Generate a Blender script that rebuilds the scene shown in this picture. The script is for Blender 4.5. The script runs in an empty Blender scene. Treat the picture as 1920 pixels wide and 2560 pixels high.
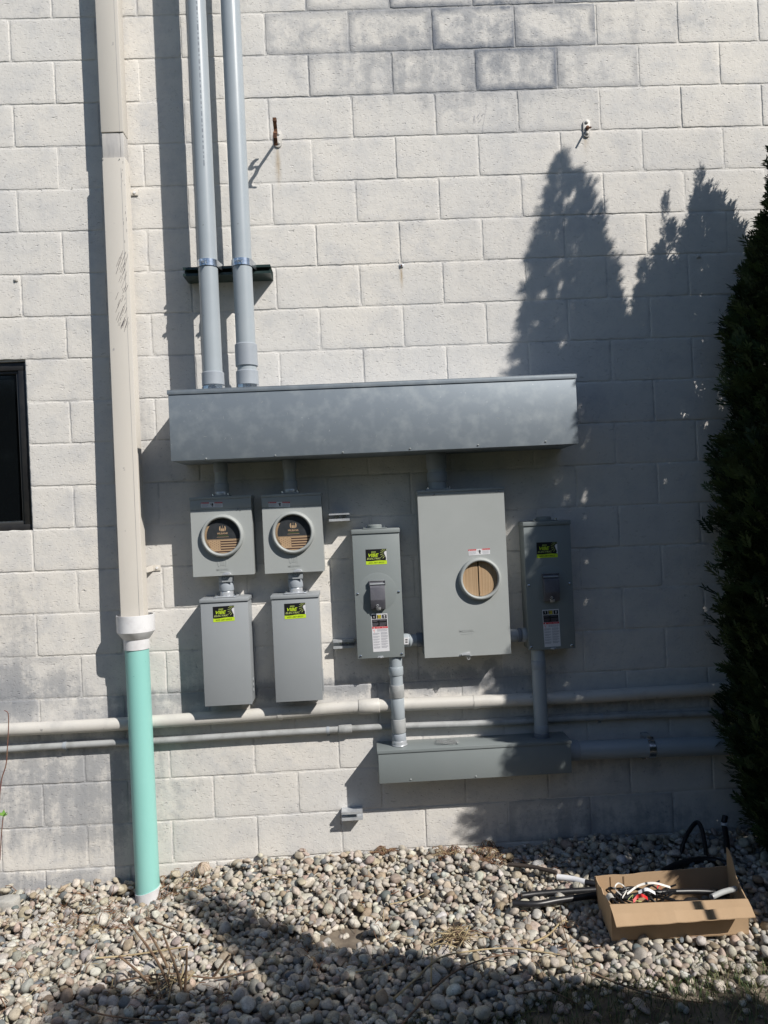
import bpy, bmesh, math, random
import numpy as np
from mathutils import Vector, Matrix

# ------------------------------------------------------------------ camera, sky, sun, exposure
SC = bpy.context.scene
COL = SC.collection
ZG = 4.12                                   # height of wall course line 0 above the ground datum
RM = np.array([[0.99844741, -0.0317716, -0.045753],
               [-0.0456741, 0.00320506, -0.99895125],
               [0.03188493, 0.99949002, 0.00174894]])
CT = np.array([1.57358214, -3.78607601, ZG - 2.43618302])
FPX = 1950.0
cam = bpy.data.cameras.new('camera')
cam.sensor_fit = 'HORIZONTAL'
cam.sensor_width = 36.0
cam.lens = 36.0 * FPX / 1920.0
cam.clip_start = 0.05
cam.clip_end = 2000
camo = bpy.data.objects.new('camera', cam)
COL.objects.link(camo)
mw = np.eye(4)
mw[:3, 0] = RM[0]; mw[:3, 1] = -RM[1]; mw[:3, 2] = -RM[2]; mw[:3, 3] = CT
camo.matrix_world = Matrix(mw.tolist())
SC.camera = camo

SUN_A, SUN_B = 1.03, 1.24                   # sideways and downward travel of the light per metre towards the wall
sdir = Vector((-SUN_A, 1.0, -SUN_B)).normalized()
elev = math.asin(-sdir.z)
azim = math.atan2(-sdir.x, -sdir.y)         # clockwise from +Y
SUN_STRENGTH, SKY_STRENGTH, EXPOSURE = 4.8, 0.080, 0.15
w = bpy.data.worlds.new('World'); SC.world = w; w.use_nodes = True
nt = w.node_tree
sky = nt.nodes.new('ShaderNodeTexSky'); sky.sky_type = 'NISHITA'; sky.sun_disc = False
sky.ozone_density = 2.5; sky.dust_density = 0.4; sky.sun_elevation = elev; sky.sun_rotation = azim
bg = nt.nodes['Background']; bg.inputs['Strength'].default_value = SKY_STRENGTH
nt.links.new(sky.outputs[0], bg.inputs['Color'])
sl = bpy.data.lights.new('sun', 'SUN'); sl.energy = SUN_STRENGTH; sl.angle = math.radians(0.5); sl.color = (1.0, 0.955, 0.89)
slo = bpy.data.objects.new('sun', sl); COL.objects.link(slo)
slo.rotation_euler = sdir.to_track_quat('-Z', 'Y').to_euler()
slo.location = (6, -8, 9)
SC.view_settings.view_transform = 'Standard'
SC.view_settings.look = 'None'
SC.view_settings.exposure = EXPOSURE
SC.view_settings.gamma = 1

# ------------------------------------------------------------------ helpers
RND = random.Random(7)
PI = math.pi


def ray(px, py):
    return RM.T @ np.array([(px - 960) / FPX, (py - 1280) / FPX, 1.0])


def F(px, py, d):                           # photo position -> point on the plane d metres in front of the wall
    v = ray(px, py); s = (-d - CT[1]) / v[1]; p = CT + s * v
    return float(p[0]), -d, float(p[2])


def G(px, py, z=0.0):                       # photo position -> point on the horizontal plane z
    v = ray(px, py); s = (z - CT[2]) / v[2]; p = CT + s * v
    return float(p[0]), float(p[1]), z


def rect(tl, tr, bl, br, d):
    a, b, c, e = F(*tl, d), F(*tr, d), F(*bl, d), F(*br, d)
    return (a[0] + c[0]) / 2, (b[0] + e[0]) / 2, (c[2] + e[2]) / 2, (a[2] + b[2]) / 2   # x0 x1 z0 z1


class MB:
    """collects shapes; build() links them as ONE mesh object"""
    def __init__(self, sharp=28):
        self.bm = bmesh.new(); self.mats = []; self.sharp = sharp

    def mi(self, m):
        if m not in self.mats: self.mats.append(m)
        return self.mats.index(m)

    def box(self, x0, x1, y0, y1, z0, z1, m, bev=0.0, seg=2):
        r = bmesh.ops.create_cube(self.bm, size=1.0)
        vs = r['verts']
        for v in vs:
            v.co = Vector((x0 if v.co.x < 0 else x1, y0 if v.co.y < 0 else y1, z0 if v.co.z < 0 else z1))
        fs = list({f for v in vs for f in v.link_faces}); i = self.mi(m)
        if bev > 0:
            es = list({e for v in vs for e in v.link_edges})
            rr = bmesh.ops.bevel(self.bm, geom=vs + es, offset=bev, segments=seg, profile=0.5, affect='EDGES')
            fs = [f for f in rr['faces']] + [f for f in fs if f.is_valid]
        for f in fs:
            if f.is_valid: f.material_index = i
        return self

    def poly(self, pts, m, smooth=False):
        vs = [self.bm.verts.new(Vector(p)) for p in pts]
        f = self.bm.faces.new(vs); f.material_index = self.mi(m); f.smooth = smooth
        return f

    def prism(self, pts, off, m, bev=0.0):
        """polygon extruded by vector off"""
        off = Vector(off); n = len(pts)
        a = [self.bm.verts.new(Vector(p)) for p in pts]
        b = [self.bm.verts.new(Vector(p) + off) for p in pts]
        fs = [self.bm.faces.new(a[::-1]), self.bm.faces.new(b)]
        for i in range(n):
            j = (i + 1) % n
            fs.append(self.bm.faces.new([a[i], a[j], b[j], b[i]]))
        k = self.mi(m)
        for f in fs: f.material_index = k
        if bev > 0:
            es = list({e for v in a + b for e in v.link_edges})
            rr = bmesh.ops.bevel(self.bm, geom=a + b + es, offset=bev, segments=2, profile=0.5, affect='EDGES')
            for f in rr['faces']: f.material_index = k
        return self

    def lathe(self, c, axis, prof, m, seg=40, caps=True, arc=None, smooth=True):
        """prof: list of (distance along axis, radius[, material])"""
        c = Vector(c); ax = Vector(axis).normalized()
        u = ax.orthogonal().normalized()
        if abs(ax.z) > 0.9: u = Vector((1, 0, 0))
        elif abs(ax.x) > 0.9: u = Vector((0, 0, 1))
        elif abs(ax.y) > 0.9: u = Vector((1, 0, 0))
        v = ax.cross(u).normalized()
        a0, a1 = arc if arc else (0, 2 * PI)
        n = seg if arc is None else seg + 1
        rings = []
        for p in prof:
            rings.append([self.bm.verts.new(c + ax * p[0] + (u * math.cos(t) + v * math.sin(t)) * p[1])
                          for t in [a0 + (a1 - a0) * i / seg for i in range(n)]])
        for k in range(len(prof) - 1):
            mm = prof[k][2] if len(prof[k]) > 2 else m
            i_ = self.mi(mm)
            for i in range(seg):
                j = (i + 1) % n if arc is None else i + 1
                try:
                    f = self.bm.faces.new([rings[k][i], rings[k][j], rings[k + 1][j], rings[k + 1][i]])
                    f.material_index = i_; f.smooth = smooth
                except ValueError: pass
        if caps and arc is None:
            i_ = self.mi(m)
            for r, fl in ((rings[0], True), (rings[-1], False)):
                f = self.bm.faces.new(r[::-1] if fl else r); f.material_index = i_
                for e in f.edges: e.smooth = False
        return self

    def cyl(self, p0, p1, r, m, seg=24, r1=None, bev=0.0):
        p0 = Vector(p0); p1 = Vector(p1); L = (p1 - p0).length
        r1 = r if r1 is None else r1
        if bev > 0:
            pr = [(0, r - bev), (bev * .4, r - bev * .3), (bev, r), (L - bev, r1), (L - bev * .4, r1 - bev * .3), (L, r1 - bev)]
        else: pr = [(0, r), (L, r1)]
        return self.lathe(p0, p1 - p0, pr, m, seg)

    def tube(self, pts, r, m, seg=8, flat=None, caps=True):
        """tube through pts; r number or list; flat=(scale) squashes along Z"""
        P = [Vector(p) for p in pts]; n = len(P)
        R = r if isinstance(r, (list, tuple)) else [r] * n
        rings = []; pu = None
        for i in range(n):
            t = (P[min(i + 1, n - 1)] - P[max(i - 1, 0)])
            if t.length < 1e-9: t = Vector((0, 0, 1))
            t.normalize()
            if pu is None:
                u = t.orthogonal().normalized()
            else:
                u = (pu - t * pu.dot(t))
                u = u.normalized() if u.length > 1e-6 else t.orthogonal().normalized()
            pu = u; v = t.cross(u)
            rings.append([self.bm.verts.new(P[i] + (u * math.cos(2 * PI * k / seg) + v * math.sin(2 * PI * k / seg)) * R[i]) for k in range(seg)])
        i_ = self.mi(m)
        for i in range(n - 1):
            for k in range(seg):
                j = (k + 1) % seg
                f = self.bm.faces.new([rings[i][k], rings[i][j], rings[i + 1][j], rings[i + 1][k]])
                f.material_index = i_; f.smooth = True
        if caps:
            for rg in (rings[0][::-1], rings[-1]):
                f = self.bm.faces.new(rg); f.material_index = i_
        return self

    def build(self, name, parent=None, origin=None):
        o3 = Vector(origin) if origin is not None else (org(parent) if parent else Vector((0, 0, 0)))
        bmesh.ops.recalc_face_normals(self.bm, faces=self.bm.faces[:]) if getattr(self, 'recalc', True) else None
        bmesh.ops.translate(self.bm, verts=self.bm.verts[:], vec=-o3)
        me = bpy.data.meshes.new(name); self.bm.to_mesh(me); self.bm.free()
        me.set_sharp_from_angle(angle=math.radians(self.sharp))
        for m in self.mats: me.materials.append(m)
        ob = bpy.data.objects.new(name, me); COL.objects.link(ob)
        if parent:
            ob.parent = parent
            ob.location = o3 - org(parent)
            ORG[ob.name] = o3
        else:
            ob.location = o3; ORG[ob.name] = o3
        return ob


ORG = {}


def org(o): return ORG[o.name]


def thing(name, label, cat, loc, group=None):
    o = bpy.data.objects.new(name, None); COL.objects.link(o)
    o.empty_display_size = 0.05
    o.location = loc; ORG[o.name] = Vector(loc)
    o['label'] = label; o['category'] = cat
    if group: o['group'] = group
    return o


def tag(o, label=None, cat=None, group=None, kind=None):
    if label: o['label'] = label
    if cat: o['category'] = cat
    if group: o['group'] = group
    if kind: o['kind'] = kind
    return o


# ------------------------------------------------------------------ materials
def N(t, ty, **kw):
    n = t.nodes.new(ty)
    for k, v in kw.items():
        if k in n.inputs.keys(): n.inputs[k].default_value = v
        else: setattr(n, k, v)
    return n


def mth(t, op, a, b=None, c=None, clamp=False):
    n = t.nodes.new('ShaderNodeMath'); n.operation = op; n.use_clamp = clamp
    for i, x in enumerate((a, b, c)):
        if x is None: continue
        if isinstance(x, (int, float)): n.inputs[i].default_value = x
        else: t.links.new(x, n.inputs[i])
    return n.outputs[0]


def mixc(t, fac, a, b):
    n = t.nodes.new('ShaderNodeMix'); n.data_type = 'RGBA'
    for i, x in ((0, fac), (6, a), (7, b)):
        if isinstance(x, (int, float)): n.inputs[i].default_value = x
        elif isinstance(x, tuple): n.inputs[i].default_value = (*x[:3], 1)
        else: t.links.new(x, n.inputs[i])
    return n.outputs[2]


def ramp(t, x, lo, hi):
    n = t.nodes.new('ShaderNodeMapRange'); n.inputs[1].default_value = lo; n.inputs[2].default_value = hi
    n.clamp = True; t.links.new(x, n.inputs[0]); return n.outputs[0]


def pmat(name, col, rough=0.5, metal=0.0, col2=None, vs=6.0, vlo=.4, vhi=.65, bump=0.0, bs=120.0, spec=0.5, rvar=0.0, stretch=None, detail=5.0, coat=0.0, dust=None):
    m = bpy.data.materials.new(name); m.use_nodes = True; t = m.node_tree
    b = t.nodes['Principled BSDF']
    b.inputs['Base Color'].default_value = (*col, 1); b.inputs['Roughness'].default_value = rough
    b.inputs['Metallic'].default_value = metal; b.inputs['Specular IOR Level'].default_value = spec
    if coat: b.inputs['Coat Weight'].default_value = coat
    tc = t.nodes.new('ShaderNodeTexCoord'); src = tc.outputs['Object']
    if stretch:
        mp = t.nodes.new('ShaderNodeMapping'); mp.inputs['Scale'].default_value = stretch
        t.links.new(src, mp.inputs[0]); src = mp.outputs[0]
    c = None
    if col2 or rvar:
        nz = N(t, 'ShaderNodeTexNoise', Scale=vs, Detail=detail, Roughness=.6); t.links.new(src, nz.inputs['Vector'])
        f = ramp(t, nz.outputs[0], vlo, vhi)
        if col2:
            c = mixc(t, f, col, col2); t.links.new(c, b.inputs['Base Color'])
        if rvar:
            t.links.new(mth(t, 'MULTIPLY_ADD', f, rvar, rough), b.inputs['Roughness'])
    if dust:                                  # fine specks of dirt: (colour, scale, threshold)
        n2 = N(t, 'ShaderNodeTexNoise', Scale=dust[1], Detail=3.0); t.links.new(tc.outputs['Object'], n2.inputs['Vector'])
        f2 = ramp(t, n2.outputs[0], dust[2], dust[2] + .06)
        c = mixc(t, f2, c if c is not None else col, dust[0]); t.links.new(c, b.inputs['Base Color'])
    if bump:
        n3 = N(t, 'ShaderNodeTexNoise', Scale=bs, Detail=3.0); t.links.new(tc.outputs['Object'], n3.inputs['Vector'])
        bp = N(t, 'ShaderNodeBump', Strength=bump, Distance=0.002); t.links.new(n3.outputs[0], bp.inputs['Height'])
        t.links.new(bp.outputs[0], b.inputs['Normal'])
    return m


M = {}
M['galv'] = pmat('galvanized_steel', (.21, .245, .28), .55, .25, (.30, .335, .36), 13, .47, .76, .12, 20, rvar=.05, detail=12, dust=((.36, .39, .42), 62, .70))
M['galv_small'] = pmat('zinc_plated_steel', (.60, .62, .64), .34, .4, (.48, .50, .53), 30, .4, .6, .2, 90)
M['zinc'] = pmat('bright_zinc', (.72, .76, .80), .22, .95, (.5, .54, .6), 25, .4, .6, .3, 60)
M['pvc'] = pmat('grey_pvc', (.36, .40, .43), .34, 0, (.33, .37, .40), 5, .35, .65, .05, 60, dust=((.22, .24, .25), 60, .72))
M['pvc_old'] = pmat('old_grey_pvc', (.36, .37, .37), .55, 0, (.22, .225, .22), 14, .45, .75, .25, 90)
M['pvc_mid'] = pmat('grey_pvc_fitting', (.30, .33, .37), .45, 0, (.34, .37, .40), 8, .35, .65, .06, 80)
M['pvc_dark'] = pmat('blue_grey_pvc_fitting', (.12, .14, .18), .45, 0, (.15, .17, .2), 8)
M['paint_light'] = pmat('light_grey_enamel', (.36, .38, .375), .5, 0, (.335, .355, .35), 4, .35, .65, .08, 260, dust=((.24, .25, .25), 80, .74))
M['paint_mid'] = pmat('mid_grey_enamel', (.30, .32, .335), .5, 0, (.285, .305, .32), 4, .35, .65, .08, 260, dust=((.33, .34, .35), 90, .75))
M['paint_green'] = pmat('green_grey_enamel', (.21, .236, .238), .48, 0, (.225, .250, .252), 3, .35, .65, .08, 260, dust=((.26, .28, .28), 90, .75))
M['flap'] = pmat('dark_grey_plastic', (.10, .10, .12), .5, 0, (.13, .13, .15), 30)
M['hole'] = pmat('dark_interior', (.02, .02, .022), .7)
M['white_pipe'] = pmat('painted_off_white_pipe', (.56, .54, .50), .5, 0, (.44, .43, .41), 9, .5, .75, .2, 90, dust=((.3, .29, .28), 30, .68))
M['ds'] = pmat('beige_painted_aluminium', (.65, .61, .55), .45, 0, (.59, .555, .50), 3, .35, .7, .05, 60, stretch=(1, 1, .25), dust=((.38, .36, .35), 25, .70))
M['ds_dirty'] = pmat('grimy_beige_aluminium', (.52, .50, .47), .5, 0, (.33, .32, .32), 16, .4, .7, .05, 60, stretch=(1.5, 1, .25))
M['scuff'] = pmat('black_scuff', (.07, .06, .07), .6)
M['white_pvc'] = pmat('white_pvc', (.74, .74, .75), .35, 0, (.60, .59, .60), 12, .45, .7, .03, 60, dust=((.35, .33, .30), 40, .72))
M['teal'] = pmat('teal_sewer_pipe', (.26, .56, .51), .38, 0, (.285, .585, .535), 5, .35, .65, .03, 50, stretch=(1, 1, .3), dust=((.12, .36, .33), 45, .745))
M['rust'] = pmat('rusty_iron', (.10, .045, .025), .8, .2, (.25, .12, .06), 60, .42, .6, .8, 260)
M['green_strut'] = pmat('dark_green_strut_paint', (.018, .035, .03), .35, .1, (.03, .05, .045), 20)
M['black'] = pmat('black_print', (.012, .012, .014), .35)
M['frame'] = pmat('black_anodized_frame', (.012, .012, .013), .45, 0, (.022, .021, .02), 20)
M['frame_edge'] = pmat('worn_frame_edge', (.05, .05, .05), .4, .2)
M['glass'] = pmat('dark_window_glass', (.004, .005, .006), .06, 0)
M['lime'] = pmat('lime_print', (.50, .68, .03), .4)
M['lime_dull'] = pmat('pale_lime_print', (.48, .55, .18), .4)
M['lime_ink'] = pmat('dark_lime_ink', (.10, .15, .01), .4)
M['white'] = pmat('white_print', (.68, .68, .70), .4)
M['red'] = pmat('red_print', (.55, .03, .04), .4)
M['pink'] = pmat('pale_red_print', (.7, .35, .35), .4)
M['yellow'] = pmat('yellow_print', (.62, .52, .06), .4)
M['greytext'] = pmat('grey_fine_print', (.34, .34, .38), .5)
M['darktext'] = pmat('grey_print_on_black', (.14, .13, .15), .5)
M['kraft'] = pmat('kraft_cardboard', (.44, .31, .195), .8, 0, (.39, .27, .165), 5, .35, .7, .25, 200, spec=.2)
M['kraft_stripe'] = pmat('corrugated_cardboard', (.44, .31, .19), .8, 0, (.36, .245, .145), 1.6, .42, .58, .2, 90, spec=.2, stretch=(90, 1, 1.2), detail=1)
M['disc_black'] = pmat('black_printed_card', (.018, .022, .026), .6, 0, (.03, .034, .04), 30)
M['disc_brown'] = pmat('dark_brown_card_ink', (.035, .014, .012), .7)
M['cable'] = pmat('black_cable_rubber', (.012, .012, .014), .38, 0, (.02, .02, .022), 20, bump=.1, bs=80)
M['tape'] = pmat('white_tape', (.70, .70, .72), .45)
M['wire_white'] = pmat('white_wire', (.66, .64, .60), .4)
M['wire_red'] = pmat('red_tape', (.62, .03, .03), .35)
M['copper_grey'] = pmat('stranded_aluminium', (.4, .4, .42), .5, .7)
M['twig'] = pmat('dead_twig_bark', (.12, .07, .045), .8, 0, (.20, .14, .09), 40, .4, .6, .4, 200)
M['straw'] = pmat('pale_straw', (.42, .34, .20), .75, 0, (.30, .22, .12), 30)
M['redstem'] = pmat('reddish_live_stem', (.16, .055, .05), .6, 0, (.2, .12, .07), 60)
M['leaf'] = pmat('spring_leaf', (.10, .22, .035), .5, 0, (.16, .30, .05), 40)
M['bark'] = pmat('arborvitae_bark', (.12, .08, .055), .9, 0, (.2, .14, .1), 14, .4, .6, .6, 40, stretch=(1, 1, .2))
M['brown_litter'] = pmat('brown_needle_litter', (.22, .10, .05), .85, 0, (.14, .08, .05), 30)
M['clear'] = pmat('clear_plastic_film', (.8, .8, .8), .15)
_b = M['clear'].node_tree.nodes['Principled BSDF']; _b.inputs['Transmission Weight'].default_value = .85; _b.inputs['IOR'].default_value = 1.15
M['soil'] = pmat('dark_soil', (.11, .085, .062), .95, 0, (.17, .14, .11), 22, .4, .65, 1.0, 90, spec=.1)


def foliage_mat():
    m = bpy.data.materials.new('arborvitae_foliage'); m.use_nodes = True; t = m.node_tree; b = t.nodes['Principled BSDF']
    at = t.nodes.new('ShaderNodeAttribute'); at.attribute_name = 'tone'
    c = mixc(t, at.outputs['Fac'], (.016, .030, .010), (.058, .088, .026))
    t.links.new(c, b.inputs['Base Color']); b.inputs['Roughness'].default_value = .55
    b.inputs['Specular IOR Level'].default_value = .3
    b.inputs['Subsurface Weight'].default_value = 0
    return m


def grass_mat():
    m = bpy.data.materials.new('grass_blades'); m.use_nodes = True; t = m.node_tree; b = t.nodes['Principled BSDF']
    at = t.nodes.new('ShaderNodeAttribute'); at.attribute_name = 'tone'
    c = mixc(t, at.outputs['Fac'], (.035, .07, .015), (.20, .17, .08))
    t.links.new(c, b.inputs['Base Color']); b.inputs['Roughness'].default_value = .6
    return m


def pebble_mat():
    m = bpy.data.materials.new('river_pebbles'); m.use_nodes = True; t = m.node_tree; b = t.nodes['Principled BSDF']
    at = t.nodes.new('ShaderNodeAttribute'); at.attribute_name = 'stone'
    tc = t.nodes.new('ShaderNodeTexCoord')
    nz = N(t, 'ShaderNodeTexNoise', Scale=55.0, Detail=4.0, Roughness=.65); t.links.new(tc.outputs['Object'], nz.inputs['Vector'])
    f = ramp(t, nz.outputs[0], .35, .68)
    hsv = t.nodes.new('ShaderNodeHueSaturation'); t.links.new(at.outputs['Color'], hsv.inputs['Color'])
    t.links.new(mth(t, 'MULTIPLY_ADD', f, .42, .78), hsv.inputs['Value'])
    n2 = N(t, 'ShaderNodeTexNoise', Scale=260.0, Detail=2.0); t.links.new(tc.outputs['Object'], n2.inputs['Vector'])
    c = mixc(t, ramp(t, n2.outputs[0], .60, .72), hsv.outputs[0], (.14, .12, .10))
    t.links.new(c, b.inputs['Base Color']); b.inputs['Roughness'].default_value = .72
    b.inputs['Specular IOR Level'].default_value = .3
    bp = N(t, 'ShaderNodeBump', Strength=.35, Distance=0.003); t.links.new(nz.outputs[0], bp.inputs['Height'])
    t.links.new(bp.outputs[0], b.inputs['Normal'])
    return m


def ground_mat():
    m = bpy.data.materials.new('soil_and_lawn'); m.use_nodes = True; t = m.node_tree; b = t.nodes['Principled BSDF']
    tc = t.nodes.new('ShaderNodeTexCoord'); sx = t.nodes.new('ShaderNodeSeparateXYZ'); t.links.new(tc.outputs['Object'], sx.inputs[0])
    nz = N(t, 'ShaderNodeTexNoise', Scale=14.0, Detail=6.0); t.links.new(tc.outputs['Object'], nz.inputs['Vector'])
    n2 = N(t, 'ShaderNodeTexNoise', Scale=2.0, Detail=4.0); t.links.new(tc.outputs['Object'], n2.inputs['Vector'])
    soil = mixc(t, ramp(t, nz.outputs[0], .35, .65), (.09, .07, .055), (.20, .165, .125))
    lawn = mixc(t, ramp(t, nz.outputs[0], .3, .7), (.045, .06, .025), (.10, .10, .055))
    f = ramp(t, mth(t, 'MULTIPLY_ADD', n2.outputs[0], .8, sx.outputs[1]), -1.55, -1.85)
    t.links.new(mixc(t, f, soil, lawn), b.inputs['Base Color']); b.inputs['Roughness'].default_value = .95
    bp = N(t, 'ShaderNodeBump', Strength=.8, Distance=0.01); t.links.new(nz.outputs[0], bp.inputs['Height'])
    t.links.new(bp.outputs[0], b.inputs['Normal'])
    return m


RUST = [F(695, 410, 0), F(1003, 690, 0), F(1464, 352, 0)]


def wall_mat():
    m = bpy.data.materials.new('painted_block_wall'); m.use_nodes = True; t = m.node_tree; b = t.nodes['Principled BSDF']
    tc = t.nodes.new('ShaderNodeTexCoord'); P = tc.outputs['Object']
    sx = t.nodes.new('ShaderNodeSeparateXYZ'); t.links.new(P, sx.inputs[0])

    def A(n):
        a = t.nodes.new('ShaderNodeAttribute'); a.attribute_name = n; return a.outputs['Fac']

    def noise(s, d=4.0, r=.6, st=None):
        n = N(t, 'ShaderNodeTexNoise', Scale=s, Detail=d, Roughness=r)
        if st:
            mp = t.nodes.new('ShaderNodeMapping'); mp.inputs['Scale'].default_value = st
            t.links.new(P, mp.inputs[0]); t.links.new(mp.outputs[0], n.inputs['Vector'])
        else: t.links.new(P, n.inputs['Vector'])
        return n.outputs[0]
    big = noise(1.1, 3.0); mid = noise(7.0, 6.0, .7); fine = noise(60.0, 3.0); streak = noise(9.0, 5.0, .65, (1, 1, .14))
    base = mixc(t, ramp(t, big, .35, .65), (.70, .665, .61), (.62, .605, .58))
    base = mixc(t, ramp(t, mid, .47, .74), base, (.53, .525, .52))
    # grime: a thin wash plus mottled patches whose cover grows with the amount of dirt
    blot = mth(t, 'ADD', mth(t, 'MULTIPLY', noise(13.0, 7.0, .75), .62), mth(t, 'MULTIPLY', streak, .38))
    cov = ramp(t, mth(t, 'ADD', blot, mth(t, 'MULTIPLY', A('dirt'), .30)), .63, .74)
    d = mth(t, 'MULTIPLY', cov, mth(t, 'ADD', mth(t, 'MULTIPLY', A('dirt'), .65), .10))
    d = mth(t, 'ADD', d, mth(t, 'MULTIPLY', mth(t, 'MULTIPLY', A('dirt'), .30), ramp(t, streak, .3, .65)))
    base = mixc(t, mth(t, 'MULTIPLY', d, .95, clamp=True), base, (.27, .28, .30))
    # dark halo round the edge of the stained blocks, wobbling with noise
    ed = mth(t, 'MULTIPLY_ADD', mth(t, 'SUBTRACT', mid, .5), .11, A('edge'))
    halo = ramp(t, ed, .036, .002)
    ring = mth(t, 'MULTIPLY', mth(t, 'MULTIPLY', mth(t, 'POWER', halo, .8), A('halo')), ramp(t, noise(4.5, 5.0, .7), .30, .48))
    core = mth(t, 'MULTIPLY', mth(t, 'MULTIPLY', ramp(t, mid, .50, .60), A('halo')), .42)
    hl = mth(t, 'MAXIMUM', ring, core)
    base = mixc(t, mth(t, 'MULTIPLY', hl, 1.0, clamp=True), base, (.17, .185, .215))
    # dirty joints
    jt = mth(t, 'MULTIPLY', ramp(t, A('edge'), .004, -.003), ramp(t, noise(3.5, 5.0, .7), .50, .62))
    base = mixc(t, mth(t, 'MULTIPLY', jt, .5), base, (.30, .30, .31))
    spk = ramp(t, noise(52.0, 2.5), .66, .71)
    base = mixc(t, mth(t, 'MULTIPLY', spk, mth(t, 'ADD', A('dirt'), .20, clamp=True)), base, (.26, .26, .265))
    # rust runs below the old hooks
    for (x, y, z), wd, hgt, st in zip(RUST, (.012, .007, .012), (.10, .05, .05), (.55, .75, .35)):
        gx = mth(t, 'POWER', mth(t, 'DIVIDE', mth(t, 'SUBTRACT', sx.outputs[0], x), wd), 2.0)
        zz = mth(t, 'DIVIDE', mth(t, 'SUBTRACT', sx.outputs[2], z), hgt)
        gz = mth(t, 'POWER', mth(t, 'ABSOLUTE', zz), 2.0)
        g = mth(t, 'EXPONENT', mth(t, 'MULTIPLY', mth(t, 'ADD', gx, gz), -1.0))
        g = mth(t, 'MULTIPLY', mth(t, 'MULTIPLY', g, st), mth(t, 'ADD', ramp(t, noise(60, 3, .6, (1, 1, .15)), .35, .6), .2, clamp=True))
        base = mixc(t, g, base, (.34, .23, .10))
    t.links.new(base, b.inputs['Base Color'])
    b.inputs['Roughness'].default_value = .75; b.inputs['Specular IOR Level'].default_value = .25
    # relief: sandy grain, oblique pits, soft undulation
    rot = t.nodes.new('ShaderNodeMapping'); rot.inputs['Rotation'].default_value = (0, math.radians(-35), 0)
    rot.inputs['Scale'].default_value = (.55, 1, 1.5); t.links.new(P, rot.inputs[0])
    vo = t.nodes.new('ShaderNodeTexNoise'); vo.inputs['Scale'].default_value = 105; vo.inputs['Detail'].default_value = 1.5
    t.links.new(rot.outputs[0], vo.inputs['Vector'])
    pits = ramp(t, vo.outputs[0], .36, .30)
    v2 = t.nodes.new('ShaderNodeTexNoise'); v2.inputs['Scale'].default_value = 46; v2.inputs['Detail'].default_value = 1
    t.links.new(rot.outputs[0], v2.inputs['Vector'])
    pit2 = ramp(t, v2.outputs[0], .285, .25)
    hgt = mth(t, 'ADD', mth(t, 'MULTIPLY', fine, .5), mth(t, 'MULTIPLY', noise(150.0, 2.0), .35))
    hgt = mth(t, 'SUBTRACT', hgt, mth(t, 'MULTIPLY', pits, .7))
    hgt = mth(t, 'SUBTRACT', hgt, mth(t, 'MULTIPLY', pit2, 1.3))
    hgt = mth(t, 'ADD', hgt, mth(t, 'MULTIPLY', noise(14.0, 2.0), .9))
    bp = N(t, 'ShaderNodeBump', Strength=.8, Distance=0.0028); t.links.new(hgt, bp.inputs['Height'])
    t.links.new(bp.outputs[0], b.inputs['Normal'])
    return m


M['wall'] = wall_mat(); M['foliage'] = foliage_mat(); M['grass'] = grass_mat(); M['pebble'] = pebble_mat(); M['ground'] = ground_mat()


def np_mesh(name, V, Q, mat, attrs=(), smooth=True, parent=None, loc=(0, 0, 0)):
    """V (n,3), Q (m,k) faces all with k corners"""
    me = bpy.data.meshes.new(name); k = Q.shape[1]
    me.vertices.add(len(V)); me.vertices.foreach_set('co', (V - np.array(loc)).astype(np.float32).ravel())
    me.loops.add(Q.size); me.loops.foreach_set('vertex_index', Q.astype(np.int32).ravel())
    me.polygons.add(len(Q)); me.polygons.foreach_set('loop_start', np.arange(0, Q.size, k, dtype=np.int32))
    me.update(calc_edges=True)
    me.polygons.foreach_set('use_smooth', np.full(len(Q), smooth, dtype=bool))
    for an, ty, data in attrs:
        a = me.attributes.new(an, ty, 'POINT')
        a.data.foreach_set('color' if ty == 'FLOAT_COLOR' else 'value', data.astype(np.float32).ravel())
    me.materials.append(mat); me.update()
    o = bpy.data.objects.new(name, me); COL.objects.link(o)
    if parent is not None: o.parent = parent; o.location = Vector(loc) - org(parent)
    else: o.location = loc
    ORG[o.name] = Vector(loc)
    return o


# ------------------------------------------------------------------ the block wall
BW, BH = .4064, .2032
CX = [0.00197, -0.00692, 0.0005, -0.00074, 0.00309, -0.00187, 0.00269, 0.00479, -0.00409, 0.00037]
CZ = [-0.00792, -0.0043, -0.00049, 0.00196, -0.00318, 0.01268, -0.0007, 0.01473, -0.00897, -0.01061]


def warp(x, z):                              # courses in this wall wander by a few millimetres
    u = np.clip(x / BW, -.6, 9.5) / 5 - .8; k = np.clip((ZG - z) / BH, -.5, 20.8) / 10 - 1
    T = [np.ones_like(u), u, k, u * u, u * k, k * k, u * u * k, u * k * k, k ** 3, u ** 3]
    dx = sum(c * q for c, q in zip(CX, T)); dz = sum(c * q for c, q in zip(CZ, T))
    return x + dx, z + dz


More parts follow.
